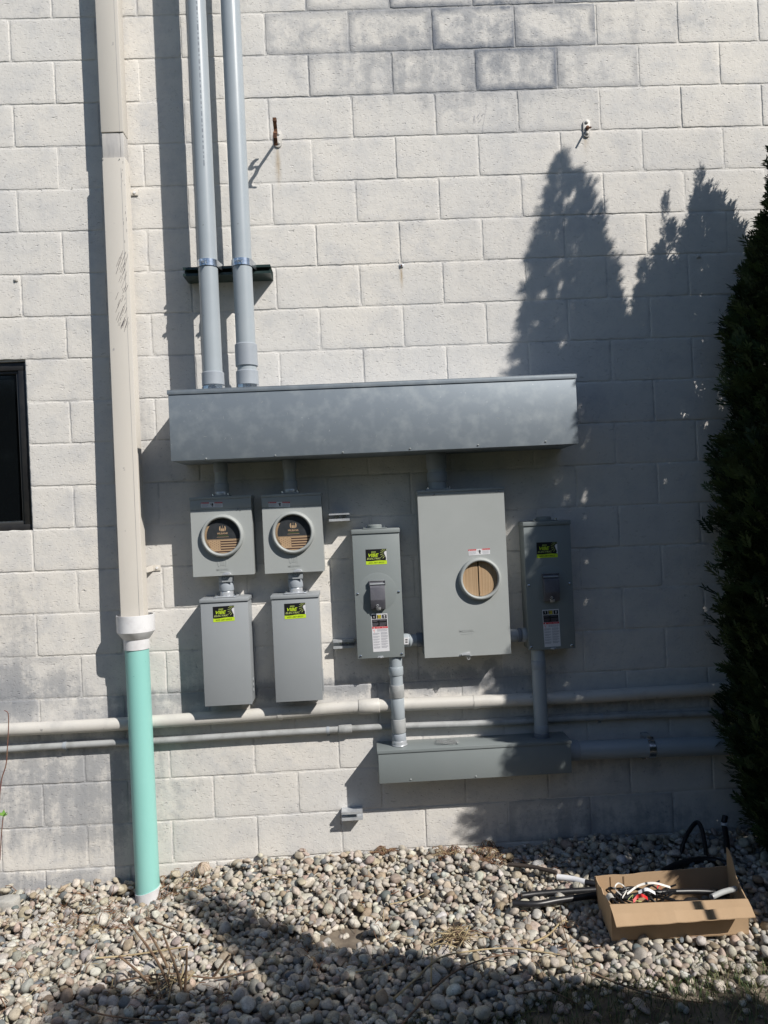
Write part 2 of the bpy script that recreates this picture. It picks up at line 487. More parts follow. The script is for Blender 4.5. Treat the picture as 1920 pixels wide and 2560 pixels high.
WRND = np.random.RandomState(3)
HALO = {(0, 3): .5, (0, 4): .9, (0, 5): 1, (0, 6): .9, (1, 3): .45, (1, 4): .75, (1, 5): 1, (1, 6): .8, (1, 7): .15,
        (2, 3): .35, (2, 4): .45, (2, 5): 1.0, (2, 6): .45, (3, 4): .12, (3, 5): .3, (3, 6): .25,
        (20, 5): .4, (20, 6): .3, (19, 6): .25, (15, -1): .25, (16, -1): .35, (17, -1): .3}
BLOBS = [(1050, 90, 260, 90, .55), (700, 170, 250, 60, .25), (1100, 300, 250, 80, .25), (880, 300, 120, 80, .2),
         (40, 1560, 110, 150, .55), (30, 1740, 90, 110, 1.0), (150, 1720, 110, 60, .75), (120, 1960, 460, 190, .8), (330, 1790, 260, 60, .8),
         (700, 1725, 700, 34, 1.0), (500, 1890, 120, 150, .5), (1150, 1700, 300, 40, 1.0), (150, 2060, 420, 120, .75),
         (60, 2210, 400, 45, .8), (700, 2165, 800, 14, .5), (470, 1700, 90, 90, .5), (440, 1150, 80, 120, .45), (1000, 640, 160, 120, .15),
         (1250, 620, 160, 160, .22), (1600, 1750, 500, 40, .7), (1500, 2060, 500, 70, .7), (1450, 1900, 400, 60, .6), (1350, 560, 150, 130, .3), (1120, 150, 460, 160, .7), (400, 20, 700, 60, .4), (1600, 60, 400, 70, .5), (800, 120, 260, 80, .6), (1180, 560, 330, 60, .28), (1150, 700, 120, 160, .3), (900, 700, 100, 40, .3),
         (60, 900, 120, 20, .5), (370, 1050, 30, 200, .5)]
BL = [(F(bx, by, 0)[0], F(bx, by, 0)[2], rx * .00194, ry * .00194, s) for bx, by, rx, ry, s in BLOBS]


def dirt_at(x, z):
    d = np.zeros_like(x) + .05
    for bx, bz, rx, rz, s in BL:
        d = np.maximum(d, s * np.exp(-(((x - bx) / rx) ** 2 + ((z - bz) / rz) ** 2) ** 1.3))
    return d


def build_wall():
    V = []; Q = []; E_ = []; H_ = []; n0 = 0
    win = (-2.45, 0.0, 8, 12)                # window opening in block units: u0,u1 and the beds above and below it
    for r in range(-11, 22):
        off = 0.0 if r % 2 else 0.5
        z1 = ZG - (r - 1) * BH; z0 = ZG - r * BH
        for i in range(-6, 15):
            u0 = i + off; u1 = u0 + 1
            spans = [(u0, u1)]
            if win[2] < r <= win[3]:
                spans = []
                if u0 < win[0]: spans.append((u0, min(u1, win[0])))
                if u1 > win[1]: spans.append((max(u0, win[1]), u1))
            for (a, c) in spans:
                if c - a < .04: continue
                fine = -1.2 < a < 10 and r > -2
                j = .0027
                x0 = a * BW + j; x1 = c * BW - j; Z0 = z0 + j; Z1 = z1 - j
                nx = max(3, int((c - a) * (18 if fine else 4))); nz = 9 if fine else 3
                tx = np.concatenate([[0, .0016 / (x1 - x0), .0045 / (x1 - x0)], np.linspace(0, 1, nx + 1)[1:-1], [1 - .0045 / (x1 - x0), 1 - .0016 / (x1 - x0), 1]])
                tz = np.concatenate([[0, .0016 / (Z1 - Z0), .0045 / (Z1 - Z0)], np.linspace(0, 1, nz + 1)[1:-1], [1 - .0045 / (Z1 - Z0), 1 - .0016 / (Z1 - Z0), 1]])
                X, Z = np.meshgrid(x0 + tx * (x1 - x0), Z0 + tz * (Z1 - Z0))
                ex = np.minimum(X - x0, x1 - X); ez = np.minimum(Z - Z0, Z1 - Z); e = np.minimum(ex, ez)
                Y = np.where(e < 1e-6, .0031, np.where(e < .003, .0004, 0.0))
                crn = np.hypot(np.maximum(.012 - ex, 0), np.maximum(.012 - ez, 0))
                Y = Y + np.where(crn > .0115, .0011, 0)
                # per-block set: a hair in or out and tilted; worn edges wander
                Y = Y + WRND.normal(0, .0005) + (X - (x0 + x1) / 2) * WRND.normal(0, .003) + (Z - (Z0 + Z1) / 2) * WRND.normal(0, .004)
                wob = np.exp(-e / .006) * .0013
                X = X + wob * np.sin(Z * 97 + X * 3 + WRND.rand() * 6) * (ex < .01); Z = Z + wob * (np.sin(X * 61 + WRND.rand() * 6) + .7 * np.sin(X * 173 + i)) * (ez < .01)
                X, Z = warp(X, Z)
                ny, nxx = X.shape
                V.append(np.stack([X.ravel(), Y.ravel(), Z.ravel()], 1))
                idx = n0 + np.arange(ny * nxx).reshape(ny, nxx)
                Q.append(np.stack([idx[:-1, :-1], idx[:-1, 1:], idx[1:, 1:], idx[1:, :-1]], -1).reshape(-1, 4))
                E_.append(e.ravel()); H_.append(np.full(ny * nxx, HALO.get((r, int(math.floor(a))), 0.0)))
                n0 += ny * nxx
    # mortar sheet behind, with the window opening left out
    xs = np.concatenate([np.arange(-2.8, 6.3, .05)]); zs = np.arange(-.25, ZG + 12 * BH, .05)
    wx0, wx1 = win[0] * BW, 0.0; wz0, wz1 = ZG - 12 * BH, ZG - 8 * BH
    xs = np.sort(np.unique(np.concatenate([xs[(abs(xs - wx0) > .012) & (abs(xs - wx1) > .012)], [wx0, wx1 + .004]])))
    zs = np.sort(np.unique(np.concatenate([zs[(abs(zs - wz0) > .012) & (abs(zs - wz1) > .012)], [wz0 - .004, wz1 + .004]])))
    X, Z = np.meshgrid(xs, zs)
    Xw, Zw = warp(X, Z)
    Y = .0018 + .0006 * np.sin(X * 31) * np.sin(Z * 43)
    idx = n0 + np.arange(X.size).reshape(X.shape)
    q = np.stack([idx[:-1, :-1], idx[:-1, 1:], idx[1:, 1:], idx[1:, :-1]], -1).reshape(-1, 4)
    cx = (X[:-1, :-1] + X[1:, 1:]).ravel() / 2; cz = (Z[:-1, :-1] + Z[1:, 1:]).ravel() / 2
    keep = ~((cx > wx0) & (cx < wx1 + .004) & (cz > wz0 - .004) & (cz < wz1 + .004))
    V.append(np.stack([Xw.ravel(), Y.ravel(), Zw.ravel()], 1)); Q.append(q[keep])
    E_.append(np.full(X.size, -.003)); H_.append(np.where((Z > ZG - 2.2 * BH) & (X > 1.3) & (X < 2.7), .6, 0).ravel())
    V = np.concatenate(V); Q = np.concatenate(Q); E_ = np.concatenate(E_); H_ = np.concatenate(H_)
    D_ = dirt_at(V[:, 0], V[:, 2])
    root = thing('block_wall', 'tall off-white painted concrete block wall behind all the electrical boxes', 'wall', (1.8, 0, 0))
    np_mesh('masonry', V, Q, M['wall'], [('edge', 'FLOAT', E_), ('halo', 'FLOAT', H_), ('dirt', 'FLOAT', D_)], True, root, (0, 0, 0))
    # solid body of the wall (reveals of the opening, back, top)
    mb = MB(); zt = ZG + 12 * BH
    a0, a1 = wx0, .003; b0, b1 = wz0 - .012, wz1 - .001
    for (p, q_, r_, s) in ((-2.8, a0, -.3, zt), (a1 + .002, 6.3, -.3, zt), (a0, a1 + .002, -.3, b0), (a0, a1 + .002, b1, zt)):
        mb.box(p, q_, .0085, .19, r_, s, M['wall'])
    mb.build('wall_core', root)
    mk = MB(); mk.recalc = False; r_ = random.Random(8)
    def line(p, q, wd):
        a_, b_ = Vector(F(*p, .0032)), Vector(F(*q, .0032)); n_ = Vector((-(b_ - a_).z, 0, (b_ - a_).x)).normalized() * wd
        mk.poly([tuple(a_ - n_ * .3), tuple(a_ + n_ * .3), tuple(b_ + n_), tuple(b_ - n_)], M['greytext'])
    line((1218, 258), (1206, 330), .0006); line((1184, 308), (1187, 288), .0010); line((1187, 290), (1189, 306), .0008)
    for px, py in ((1196, 286), (1200, 281), (1199, 292), (1204, 284), (1198, 300), (1202, 297), (1208, 283), (1222, 503), (1221, 498), (1224, 508), (1225, 500)): line((px, py), (px + r_.uniform(-3, 3), py + r_.uniform(3, 7)), .0011)
    for px, py, q in ((180, 470, 3.2), (13, 440, 2.5), (437, 1342, 2), (520, 468, 2), (943, 316, 2), (1095, 742, 1.6), (560, 740, 1.5), (823, 1455, 3), (826, 1462, 2.5), (905, 1306, 2.5), (1283, 1292, 2), (665, 934, 1.6), (1122, 1830, 2), (590, 1988, 2), (955, 2000, 2)):
        x_, y_, z_ = F(px, py, .0032); mk.poly([(x_ + q * .00095 * math.cos(a) * r_.uniform(.7, 1.2), y_, z_ + q * .00095 * math.sin(a) * r_.uniform(.7, 1.2)) for a in [-2 * PI * k / 8 for k in range(8)]], M['hole'])
    mk.build('surface_marks', root)['kind'] = 'stuff'
    # window
    fr = MB(); x0, x1 = a0, a1 + .001; z0, z1 = b0 + .001, b1 - .001; y = .022
    t_ = .040
    fr.box(x0, x1, y, y + .08, z1 - t_, z1, M['frame'], .002); fr.box(x0, x1, y, y + .08, z0, z0 + t_, M['frame'], .002)
    fr.box(x1 - t_, x1, y + .001, y + .079, z0 + t_, z1 - t_, M['frame'], .002); fr.box(x0, x0 + t_, y + .001, y + .079, z0 + t_, z1 - t_, M['frame'], .002)
    wn = fr.build('window', root)
    tag(wn, 'black framed dark window let into the wall')
    sa = MB(); s0, s1, q0, q1 = x0 + t_, x1 - t_, z0 + t_, z1 - t_; k = .014; y2 = y + .012
    sa.box(s0, s1, y2, y2 + .03, q1 - k, q1, M['frame_edge'], .001); sa.box(s0, s1, y2, y2 + .03, q0, q0 + k, M['frame_edge'], .001)
    sa.box(s1 - k, s1, y2 + .001, y2 + .029, q0 + k, q1 - k, M['frame_edge'], .001); sa.box(s0, s0 + k, y2 + .001, y2 + .029, q0 + k, q1 - k, M['frame_edge'], .001)
    sa.box(s0 + k, s1 - k, y2 + .004, y2 + .006, q0 + k, q0 + k + .004, M['zinc'])
    sa.build('sash', wn)
    gl = MB(); gl.box(s0 + k, s1 - k, y2 + .02, y2 + .026, q0 + k + .004, q1 - k, M['glass']); gl.build('pane', wn)
    return root


build_wall()

# ------------------------------------------------------------------ flat printed work
def clip_poly(poly, clip):
    def inside(p, a, b): return (b[0] - a[0]) * (p[1] - a[1]) - (b[1] - a[1]) * (p[0] - a[0]) >= -1e-12
    def inter(p, q, a, b):
        x1, y1, x2, y2 = *p, *q; x3, y3, x4, y4 = *a, *b
        den = (x1 - x2) * (y3 - y4) - (y1 - y2) * (x3 - x4)
        if abs(den) < 1e-15: return q
        s = ((x1 - x3) * (y3 - y4) - (y1 - y3) * (x3 - x4)) / den
        return (x1 + s * (x2 - x1), y1 + s * (y2 - y1))
    out = list(poly)
    for i in range(len(clip)):
        a, b = clip[i], clip[(i + 1) % len(clip)]; inp = out; out = []
        if not inp: break
        s = inp[-1]
        for e in inp:
            if inside(e, a, b):
                if not inside(s, a, b): out.append(inter(s, e, a, b))
                out.append(e)
            elif inside(s, a, b): out.append(inter(s, e, a, b))
            s = e
    return out


def text_mesh(s, size, shear=0.0, bold=0.0):
    cu = bpy.data.curves.new('txt', 'FONT'); cu.body = s; cu.size = size; cu.shear = shear; cu.offset = bold * size
    cu.resolution_u = 3; cu.align_x = 'LEFT'; cu.fill_mode = 'FRONT'
    ob = bpy.data.objects.new('txt', cu); COL.objects.link(ob)
    dg = bpy.context.evaluated_depsgraph_get()
    me = bpy.data.meshes.new_from_object(ob.evaluated_get(dg))
    vs = [(v.co.x, v.co.y) for v in me.vertices]; fs = [list(p.vertices) for p in me.polygons]
    bpy.data.objects.remove(ob); bpy.data.curves.remove(cu); bpy.data.meshes.remove(me)
    return vs, fs


TXT = {}


class Print:
    """a printed sheet lying on a vertical face that looks towards -Y; corners given as photo positions on the plane d"""
    def __init__(self, tl, tr, bl, br, d, base, lift=.0006):
        self.c = [Vector(F(*p, d)) for p in (bl, br, tr, tl)]; self.lift = lift; self.mb = MB(); self.mb.recalc = False
        self.layer = 0; self.base = base
        self.q([(0, 0), (1, 0), (1, 1), (0, 1)], base)

    def P(self, u, v, ly):
        c = self.c
        p = (c[0] * (1 - u) + c[1] * u) * (1 - v) + (c[3] * (1 - u) + c[2] * u) * v
        p = Vector(p); p.y -= self.lift + ly * .00025
        return p

    def q(self, uv, m, ly=0):
        a = sum(uv[i][0] * uv[(i + 1) % len(uv)][1] - uv[(i + 1) % len(uv)][0] * uv[i][1] for i in range(len(uv)))
        if a < 0: uv = uv[::-1]
        self.mb.poly([self.P(u, v, ly) for u, v in uv], m)

    def r(self, u0, v0, u1, v1, m, ly=1): self.q([(u0, v0), (u1, v0), (u1, v1), (u0, v1)], m, ly)

    def text(self, s, u0, v0, u1, v1, m, ly=2, shear=0.0, bold=0.0):
        key = (s, shear, bold)
        if key not in TXT: TXT[key] = text_mesh(s, 1.0, shear, bold)
        vs, fs = TXT[key]
        xs = [v[0] for v in vs]; ys = [v[1] for v in vs]
        ax, ay = min(xs), min(ys); sx = (u1 - u0) / (max(xs) - ax); sy = (v1 - v0) / (max(ys) - ay)
        V = [self.mb.bm.verts.new(self.P(u0 + (x - ax) * sx, v0 + (y - ay) * sy, ly)) for x, y in vs]
        k = self.mb.mi(m)
        for f in fs:
            try:
                g = self.mb.bm.faces.new([V[i] for i in f]); g.material_index = k
            except ValueError: pass

    def lines(self, u0, v0, u1, v1, n, m, ly=1, fill=.55, seed=0):
        """n rows of fine print, broken into words too small to read"""
        rr = random.Random(seed); h = (v1 - v0) / n
        for i in range(n):
            y = v1 - (i + 1) * h; x = u0; end = u1 - (rr.random() * .35 * (u1 - u0) if i == n - 1 else rr.random() * .06 * (u1 - u0))
            while x < end - .01:
                wd = (u1 - u0) * rr.uniform(.08, .2); e = min(x + wd, end)
                self.r(x, y + h * (1 - fill) / 2, e, y + h * (1 + fill) / 2, m, ly); x = e + (u1 - u0) * .03

    def build(self, name, parent): return self.mb.build(name, parent)


def company_sticker(tl, tr, bl, br, d, parent):
    s = Print(tl, tr, bl, br, d, M['black'])
    band = [(0, 0), (1, 0), (1, .245)] + [(1 - i / 8, .235 + .02 * math.sin(i / 8 * 2 * PI - .5)) for i in range(1, 8)] + [(0, .235)]
    s.q(band, M['lime'], 1)
    s.text('602-387-8953', .12, .06, .87, .165, M['lime_ink'], 2, .25, .012)
    s.text('VIBE', .13, .50, .62, .72, M['lime'], 2, .3, .022)
    s.text('ELECTRIC', .05, .325, .73, .445, M['lime_dull'], 2, .3, .014)
    s.r(.27, .775, .49, .855, M['lime_ink'], 1)
    for i in range(4): s.r(.28 + i * .055, .79, .315 + i * .055, .84, M['lime_dull'], 2)
    # half bulb at the right edge with rays
    bulb = [(1.0, .86)] + [(1.0 - .12 * math.sin(a), .73 + .13 * math.cos(a)) for a in [PI * k / 12 for k in range(1, 9)]] + [(.935, .52), (.965, .42), (.975, .36), (.95, .32), (.965, .26), (1.0, .25)]
    s.q(bulb, M['white'], 2)
    cx, cy = 1.0, .70
    for a in (95, 114, 133, 152, 172, 192, 212, 232):
        t = math.radians(a); dx, dy = math.cos(t), math.sin(t) * 1.35
        if a == 95: dx, dy = -.03, 1.3
        p0 = (cx + dx * .16, cy + dy * .155); p1 = (min(cx + dx * .31, .995), min(cy + dy * .30, .97)); nx_, ny_ = -dy * .010, dx * .013
        if p0[1] > .96: continue
        s.q([(p0[0] - nx_ * .6, p0[1] - ny_ * .6), (p1[0] - nx_, p1[1] - ny_), (p1[0] + nx_, p1[1] + ny_), (p0[0] + nx_ * .6, p0[1] + ny_ * .6)], M['lime_dull'], 2)
    return s.build('company_sticker', parent)


def safety_label(tl, tr, bl, br, d, parent):
    s = Print(tl, tr, bl, br, d, M['white'])
    for i, x in enumerate((.035, .355, .67)):
        s.r(x, .868, x + (.285 if i != 1 else .275), .975, M['black'], 1)
    s.text('T', .12, .895, .23, .95, M['white'], 2, 0, .03)
    s.r(.395, .878, .595, .965, M['yellow'], 2)                     # square-in-square mark
    s.r(.45, .898, .545, .945, M['black'], 3); s.r(.465, .906, .53, .937, M['yellow'], 4); s.r(.485, .914, .512, .929, M['black'], 5)
    s.r(.395, .900, .43, .943, M['black'], 3)
    s.q([(.82 + .045 * math.cos(a), .905 + .02 * math.sin(a)) for a in [2 * PI * k / 12 for k in range(12)]], M['white'], 2)
    s.q([(.82 + .022 * math.cos(a), .905 + .010 * math.sin(a)) for a in [2 * PI * k / 10 for k in range(10)]], M['black'], 3)
    s.r(.77, .935, .87, .955, M['white'], 2)
    s.r(.035, .665, .965, .855, M['black'], 1)
    s.lines(.08, .79, .46, .845, 2, M['darktext'], 2, seed=1); s.lines(.5, .80, .93, .85, 2, M['darktext'], 2, seed=2)
    s.lines(.06, .68, .42, .765, 4, M['darktext'], 2, seed=3); s.lines(.5, .675, .93, .77, 4, M['darktext'], 2, seed=4)
    s.r(.02, .61, .98, .66, M['red'], 1)
    s.text('DANGER', .28, .622, .53, .65, M['pink'], 2, 0, .02); s.text('PELIGRO', .62, .622, .92, .65, M['pink'], 2, 0, .02)
    s.q([(.10, .617), (.19, .617), (.145, .655)], M['white'], 2)
    s.q([(.05, .60), (.12, .56), (.18, .60), (.20, .585), (.14, .54), (.17, .50), (.15, .495), (.11, .54), (.05, .575)], M['pink'], 1)
    s.lines(.32, .53, .95, .595, 4, M['greytext'], 1, seed=5)
    y = .50
    for k, hh in enumerate((.058, .05, .05, .045, .045, .055)):
        s.lines(.05, y - hh, .46, y, 3, M['greytext'], 1, .6, seed=10 + k)
        s.lines(.53, y - hh + .004, .95, y + .012, 4 if k < 2 else 3, M['greytext'], 1, .6, seed=20 + k); y -= hh + .022
    return s.build('safety_label', parent)


def warning_sticker(tl, tr, bl, br, d, parent):
    s = Print(tl, tr, bl, br, d, M['white'])
    s.r(.0, .76, .37, 1, M['red'], 1); s.r(.63, .76, 1, 1, M['red'], 1)
    s.text('DANGER', .10, .80, .34, .95, M['pink'], 2, 0, .02); s.text('PELIGRO', .72, .80, .97, .95, M['pink'], 2, 0, .02)
    for x in (.05, .67): s.q([(x - .025, .81), (x + .025, .81), (x, .95)], M['white'], 2)
    s.lines(.03, .1, .36, .68, 5, M['greytext'], 1, .4, 3); s.lines(.65, .1, .97, .68, 5, M['greytext'], 1, .4, 4)
    s.q([(.53 + .042 * math.cos(a), .50 + .36 * math.sin(a)) for a in [2 * PI * k / 14 for k in range(14)]], M['black'], 1)
    s.q([(.55, .33), (.575, .38), (.57, .5), (.53, .45)], M['white'], 2)
    s.q([(.40, .86), (.455, .7), (.43, .62), (.465, .5), (.44, .40), (.475, .52), (.45, .62), (.475, .72)], M['black'], 1)
    return s.build('warning_sticker', parent)


def bar_label(c, r, z0, z1, a0, a1, parent, name='barcode_label'):
    """white barcode label wrapped on a vertical pipe"""
    mb = MB(); mb.recalc = False; n = 14
    def strip(b0, b1, q0, q1, m, rr):
        k = max(1, int(n * abs(b1 - b0) / abs(a1 - a0)))
        for i in range(k):
            t0 = b0 + (b1 - b0) * i / k; t1 = b0 + (b1 - b0) * (i + 1) / k
            mb.poly([(c[0] + rr * math.sin(t), c[1] - rr * math.cos(t), z) for t, z in ((t0, q0), (t1, q0), (t1, q1), (t0, q1))], m, True)
    strip(a0, a1, z0, z1, M['white'], r + .0006)
    x = a0 + .15 * (a1 - a0); rr = random.Random(4)
    while x < a0 + .85 * (a1 - a0):
        wd = rr.choice((.03, .05, .08)) * (a1 - a0); strip(x, x + wd, z0 + .25 * (z1 - z0), z1 - .12 * (z1 - z0), M['black'], r + .001); x += wd + rr.choice((.03, .06)) * (a1 - a0)
    return mb.build(name, parent)


def screw(px, py, d, parent, r=.0055, m=None):
    x, y, z = F(px, py, d); mb = MB(); m = m or M['zinc']
    mb.lathe((x, y + .0005, z), (0, -1, 0), [(0, r), (.0015, r * .98), (.003, r * .8), (.004, r * .45), (.0044, 0.0004)], m, 16)
    mb.box(x - r * .75, x + r * .75, y - .0048, y - .0040, z - .0006, z + .0006, M['black'])
    return mb.build('screw', parent)


def stadium(x0, x1, z0, z1, n=10):
    """rounded upright oval outline in x,z"""
    r = (x1 - x0) / 2; cx = (x0 + x1) / 2
    return [(cx + r * math.cos(a), z1 - r + r * math.sin(a)) for a in [PI * k / n for k in range(n + 1)]] + \
           [(cx + r * math.cos(a), z0 + r + r * math.sin(a)) for a in [PI + PI * k / n for k in range(n + 1)]]


# ------------------------------------------------------------------ the large galvanized wireway
def wireway(name, tl, tr, bl, br, d, mat, label, screws, lip, top_gap):
    x0, x1, z0, z1 = rect(tl, tr, bl, br, d)
    t = thing(name, label, 'wireway', ((x0 + x1) / 2, 0, z0))
    b = MB(); b.box(x0 + .002, x1 - .002, -d + .004, -.001, z0 + .001, z1 - .003, mat, .002)
    b.build('body', t)
    c = MB(); c.box(x0 + .0035, x1 - .0035, -d, -d + .0035, z0, z1 - lip - .001, mat, .0012); c.build('front_cover', t)
    h = MB()
    h.box(x0 - .001, x1 + .001, -d - .004, 0.0, z1 - .0025, z1, mat, .001)
    h.box(x0 - .001, x1 + .001, -d - .004, -d - .0015, z1 - lip, z1 - .0027, mat, .0008)
    h.build('lid', t)
    for p in screws: screw(*p, d, t, .0042, M['paint_light'])
    return t, (x0, x1, z0, z1)


WW, WWR = wireway('large_wireway', (416, 980), (1441, 930), (428, 1157), (1448, 1105), .304, M['galv'],
                  'long galvanized steel wireway box, the biggest box, under the two tall conduits',
                  [(515, 1147), (688, 1139), (857, 1131), (1025, 1122), (1195, 1113), (1364, 1104)], .021, 0)
sc_ = MB(); sc_.recalc = False; r_ = random.Random(44)
for k in range(34):
    px, py = r_.uniform(440, 1420), r_.uniform(1000, 1100); a = r_.uniform(0, PI); L = r_.uniform(3, 13); cv = r_.uniform(-.5, .5); prev = None
    for i in range(6):
        q = i / 5; x_, _, z_ = F(px + math.cos(a + cv * q) * L * q, py + math.sin(a + cv * q) * L * q, .3044)
        wd = .0007 * math.sin(PI * min(max(q, .08), .92)); n_ = (-math.sin(a + cv * q) * wd, math.cos(a + cv * q) * wd); cur = ((x_ - n_[0], -.3044, z_ + n_[1]), (x_ + n_[0], -.3044, z_ - n_[1]))
        if prev: sc_.poly([prev[0], cur[0], cur[1], prev[1]], M['paint_light'])
        prev = cur
sc_.build('scratches', WW)['kind'] = 'stuff'
LW, LWR = wireway('small_wireway', (943, 1877), (1428.7, 1852.6), (947.3, 1960), (1431.5, 1932), .155, M['paint_green'],
                  'low grey painted wireway box near the ground with two conduits standing on its top', [(1027, 1949), (1190, 1941), (1353, 1931)], .013, 0)

# ------------------------------------------------------------------ tall conduits on the wireway
def zat(px, py, d): return F(px, py, d)[2]


def hexnut(mb, c, z0, z1, r, m):
    x, y = c
    for k in range(10):
        a = 2 * PI * k / 10 + .1; a2 = a + 2 * PI / 10 * .86
        p = [(x + r * math.cos(q), y + r * math.sin(q), z0) for q in (a, a2)]
        mb.prism([p[0], p[1], (x + r * .8 * math.cos(a2), y + r * .8 * math.sin(a2), z0), (x + r * .8 * math.cos(a), y + r * .8 * math.sin(a), z0)], (0, 0, z1 - z0), m)
    mb.cyl((x, y, z0), (x, y, z1 - .002), r * .93, m, 30)


R3 = .0445
def riser(cx, label, bells, nut, pr):
    c = (F(*cx, .17)[0], -.17); x, y = c; zt = ZG + 12 * BH - .1; zb = WWR[3]
    t = thing('conduit', label, 'conduit', (x, y, zb), 'tall grey plastic conduits rising from the large wireway')
    mb = MB(); mb.cyl((x, y, zb + .01), (x, y, zt), R3, M['pvc'], 56); mb.build('pipe', t)
    for p0, p1 in bells:
        z1, z0 = zat(cx[0], p0, .17), zat(cx[0], p1, .17); mb = MB()
        mb.lathe((x, y, z0), (0, 0, 1), [(0, R3 + .0045), (.002, R3 + .0065), (z1 - z0 - .004, R3 + .0065), (z1 - z0, R3 + .0035)], M['pvc_mid'], 56); mb.build('coupling', t)
    mb = MB(); hexnut(mb, c, zb + .0005, zb + .030, R3 + .0075, M['zinc']); mb.build('hub', t)
    return c


c1 = riser((521.5, 700), 'left tall grey plastic conduit with a line of printing, rising from the large wireway', [(932, 965)], 0, True)
c2 = riser((608.4, 724), 'right tall grey plastic conduit with an extra coupling just above the large wireway', [(861, 917), (928, 964)], 0, False)
# line of printing that runs up the left conduit
pt = MB(); pt.recalc = False; rr = random.Random(2)
z = zat(505, 425, .17)
words = []
while z < ZG + .3:
    wl = rr.uniform(.008, .028)
    a = .18
    for k in range(int(wl / .0045)):
        z0 = z + k * .0045
        pt.poly([(c1[0] + (R3 + .0004) * math.sin(t_), -.17 - (R3 + .0004) * math.cos(t_), q) for t_, q in ((a, z0), (a + .13, z0 + rr.uniform(-.0005, .001)), (a + .13, z0 + .0026), (a, z0 + .003))], M['pvc_dark'])
    z += wl + .008
pt.build('printing', bpy.data.objects['conduit'])


def clamp(c, py, px, label, ear):
    x, y = c; zc = zat(px, py, .17)
    t = thing('pipe_clamp', label, 'clamp', (x, y, zc), 'zinc strut clamps on the tall conduits')
    h = .0155; r = R3 + .0018; mb = MB()
    mb.lathe((x, y, zc - h), (0, 0, 1), [(0, r), (0, r + .0022), (2 * h, r + .0022), (2 * h, r)], M['zinc'], 40, False, (PI * .93, PI * 2.07))
    for s in (-1, 1):                          # legs that run back to the strut
        mb.prism([(x + s * r, y + .002, zc - h), (x + s * (r + .0022), y, zc - h), (x + s * (r + .012), -.120, zc - h), (x + s * (r + .009), -.120, zc - h)], (0, 0, 2 * h), M['zinc'])
    mb.build('band', t)
    e = MB(); a0 = ear
    for q in (-.16, .16):
        a = a0 + q; ux, uy = math.sin(a), -math.cos(a)
        p0 = Vector((x + r * ux, y + r * uy, zc - h * .8)); out = Vector((ux, uy, 0)) * .016; sd = Vector((-uy, ux, 0)) * .0025
        e.prism([p0, p0 + out, p0 + out + sd, p0 + sd], (0, 0, h * 1.5), M['zinc'])
    ux, uy = math.sin(a0), -math.cos(a0); c0 = Vector((x + (r + .011) * ux, y + (r + .011) * uy, zc)); sd = Vector((-uy, ux, 0))
    e.cyl(c0 - sd * .016, c0 + sd * .018, .0032, M['zinc'], 10); e.cyl(c0 - sd * .018, c0 - sd * .012, .0062, M['zinc'], 6)
    e.build('bolt', t)
    lb = MB()
    return t


clamp(c1, 662, 521, 'zinc clamp holding the left tall conduit to the green strut', -.22)
clamp(c2, 660, 608, 'zinc clamp holding the right tall conduit to the green strut', -.12)

# dark green strut behind the two conduits
def strut(x0, x1, z0, z1, d, m, label, n=1, bolts=(), lipm=None, group=None):
    t = thing('strut_channel', label, 'strut', ((x0 + x1) / 2, 0, z0), group)
    h = z1 - z0; th = .0025; each = d / n
    for k in range(n):
        yb = -each * k - (.0005 if k else .0004); yf = -each * (k + 1)
        mb = MB()
        mb.box(x0, x1, yb - th, yb, z0 + th, z1 - th, m)
        mb.box(x0, x1, yf, yb, z0, z0 + th, m); mb.box(x0, x1, yf, yb, z1 - th, z1, m)
        mb.box(x0 + .0003, x1 - .0003, yf, yf + th, z0 + th, z0 + h * .28, m); mb.box(x0 + .0003, x1 - .0003, yf, yf + th, z1 - h * .28, z1 - th, m)
        mb.box(x0 + .0003, x1 - .0003, yf + th, yf + .009, z0 + h * .28 - th, z0 + h * .28, m); mb.box(x0 + .0003, x1 - .0003, yf + th, yf + .009, z1 - h * .28, z1 - h * .28 + th, m)
        mb.build('channel', t)
    for bx in bolts:
        mb = MB(); zc = (z0 + z1) / 2
        mb.cyl((bx, -th, zc), (bx, -th - .004, zc), .011, M['zinc'], 6)
        mb.cyl((bx, -th - .0035, zc), (bx, -th - .012, zc), .0075, M['zinc'], 6); mb.cyl((bx, -th - .01, zc), (bx, -th - .022, zc), .004, M['zinc'], 10)
        mb.build('bolt', t)
    return t


a = F(457, 680, .125); b = F(675.6, 671, .125)
zc = (zat(567, 675, .125))
strut(a[0], b[0], zc - .0205, zc + .0205, .122, M['green_strut'], 'dark green painted strut channel bolted behind the two tall conduits', 3)
for (px0, px1, y0, y1, d, lab, bl) in ((822, 874, 1281, 1303, .090, 'short zinc strut on the wall right of the second round meter box', (.35, .75)),
                                        (833, 885, 1598, 1623, .045, 'short zinc strut poking out left of the foot of the green-grey sunlit breaker box', (.35, .7)),
                                        (854, 907, 2028, 2053, .062, 'lowest short zinc strut on the wall just above the gravel', (.4, .72))):
    p = F(px0, (y0 + y1) / 2, d); q = F(px1, (y0 + y1) / 2, d); z_ = zat((px0 + px1) / 2, (y0 + y1) / 2, d)
    dd = d
    strut(p[0], q[0], z_ - .0205, z_ + .0205, dd, M['galv_small'], lab, 1, [p[0] + (q[0] - p[0]) * k for k in bl], group='short zinc strut pieces on the wall')

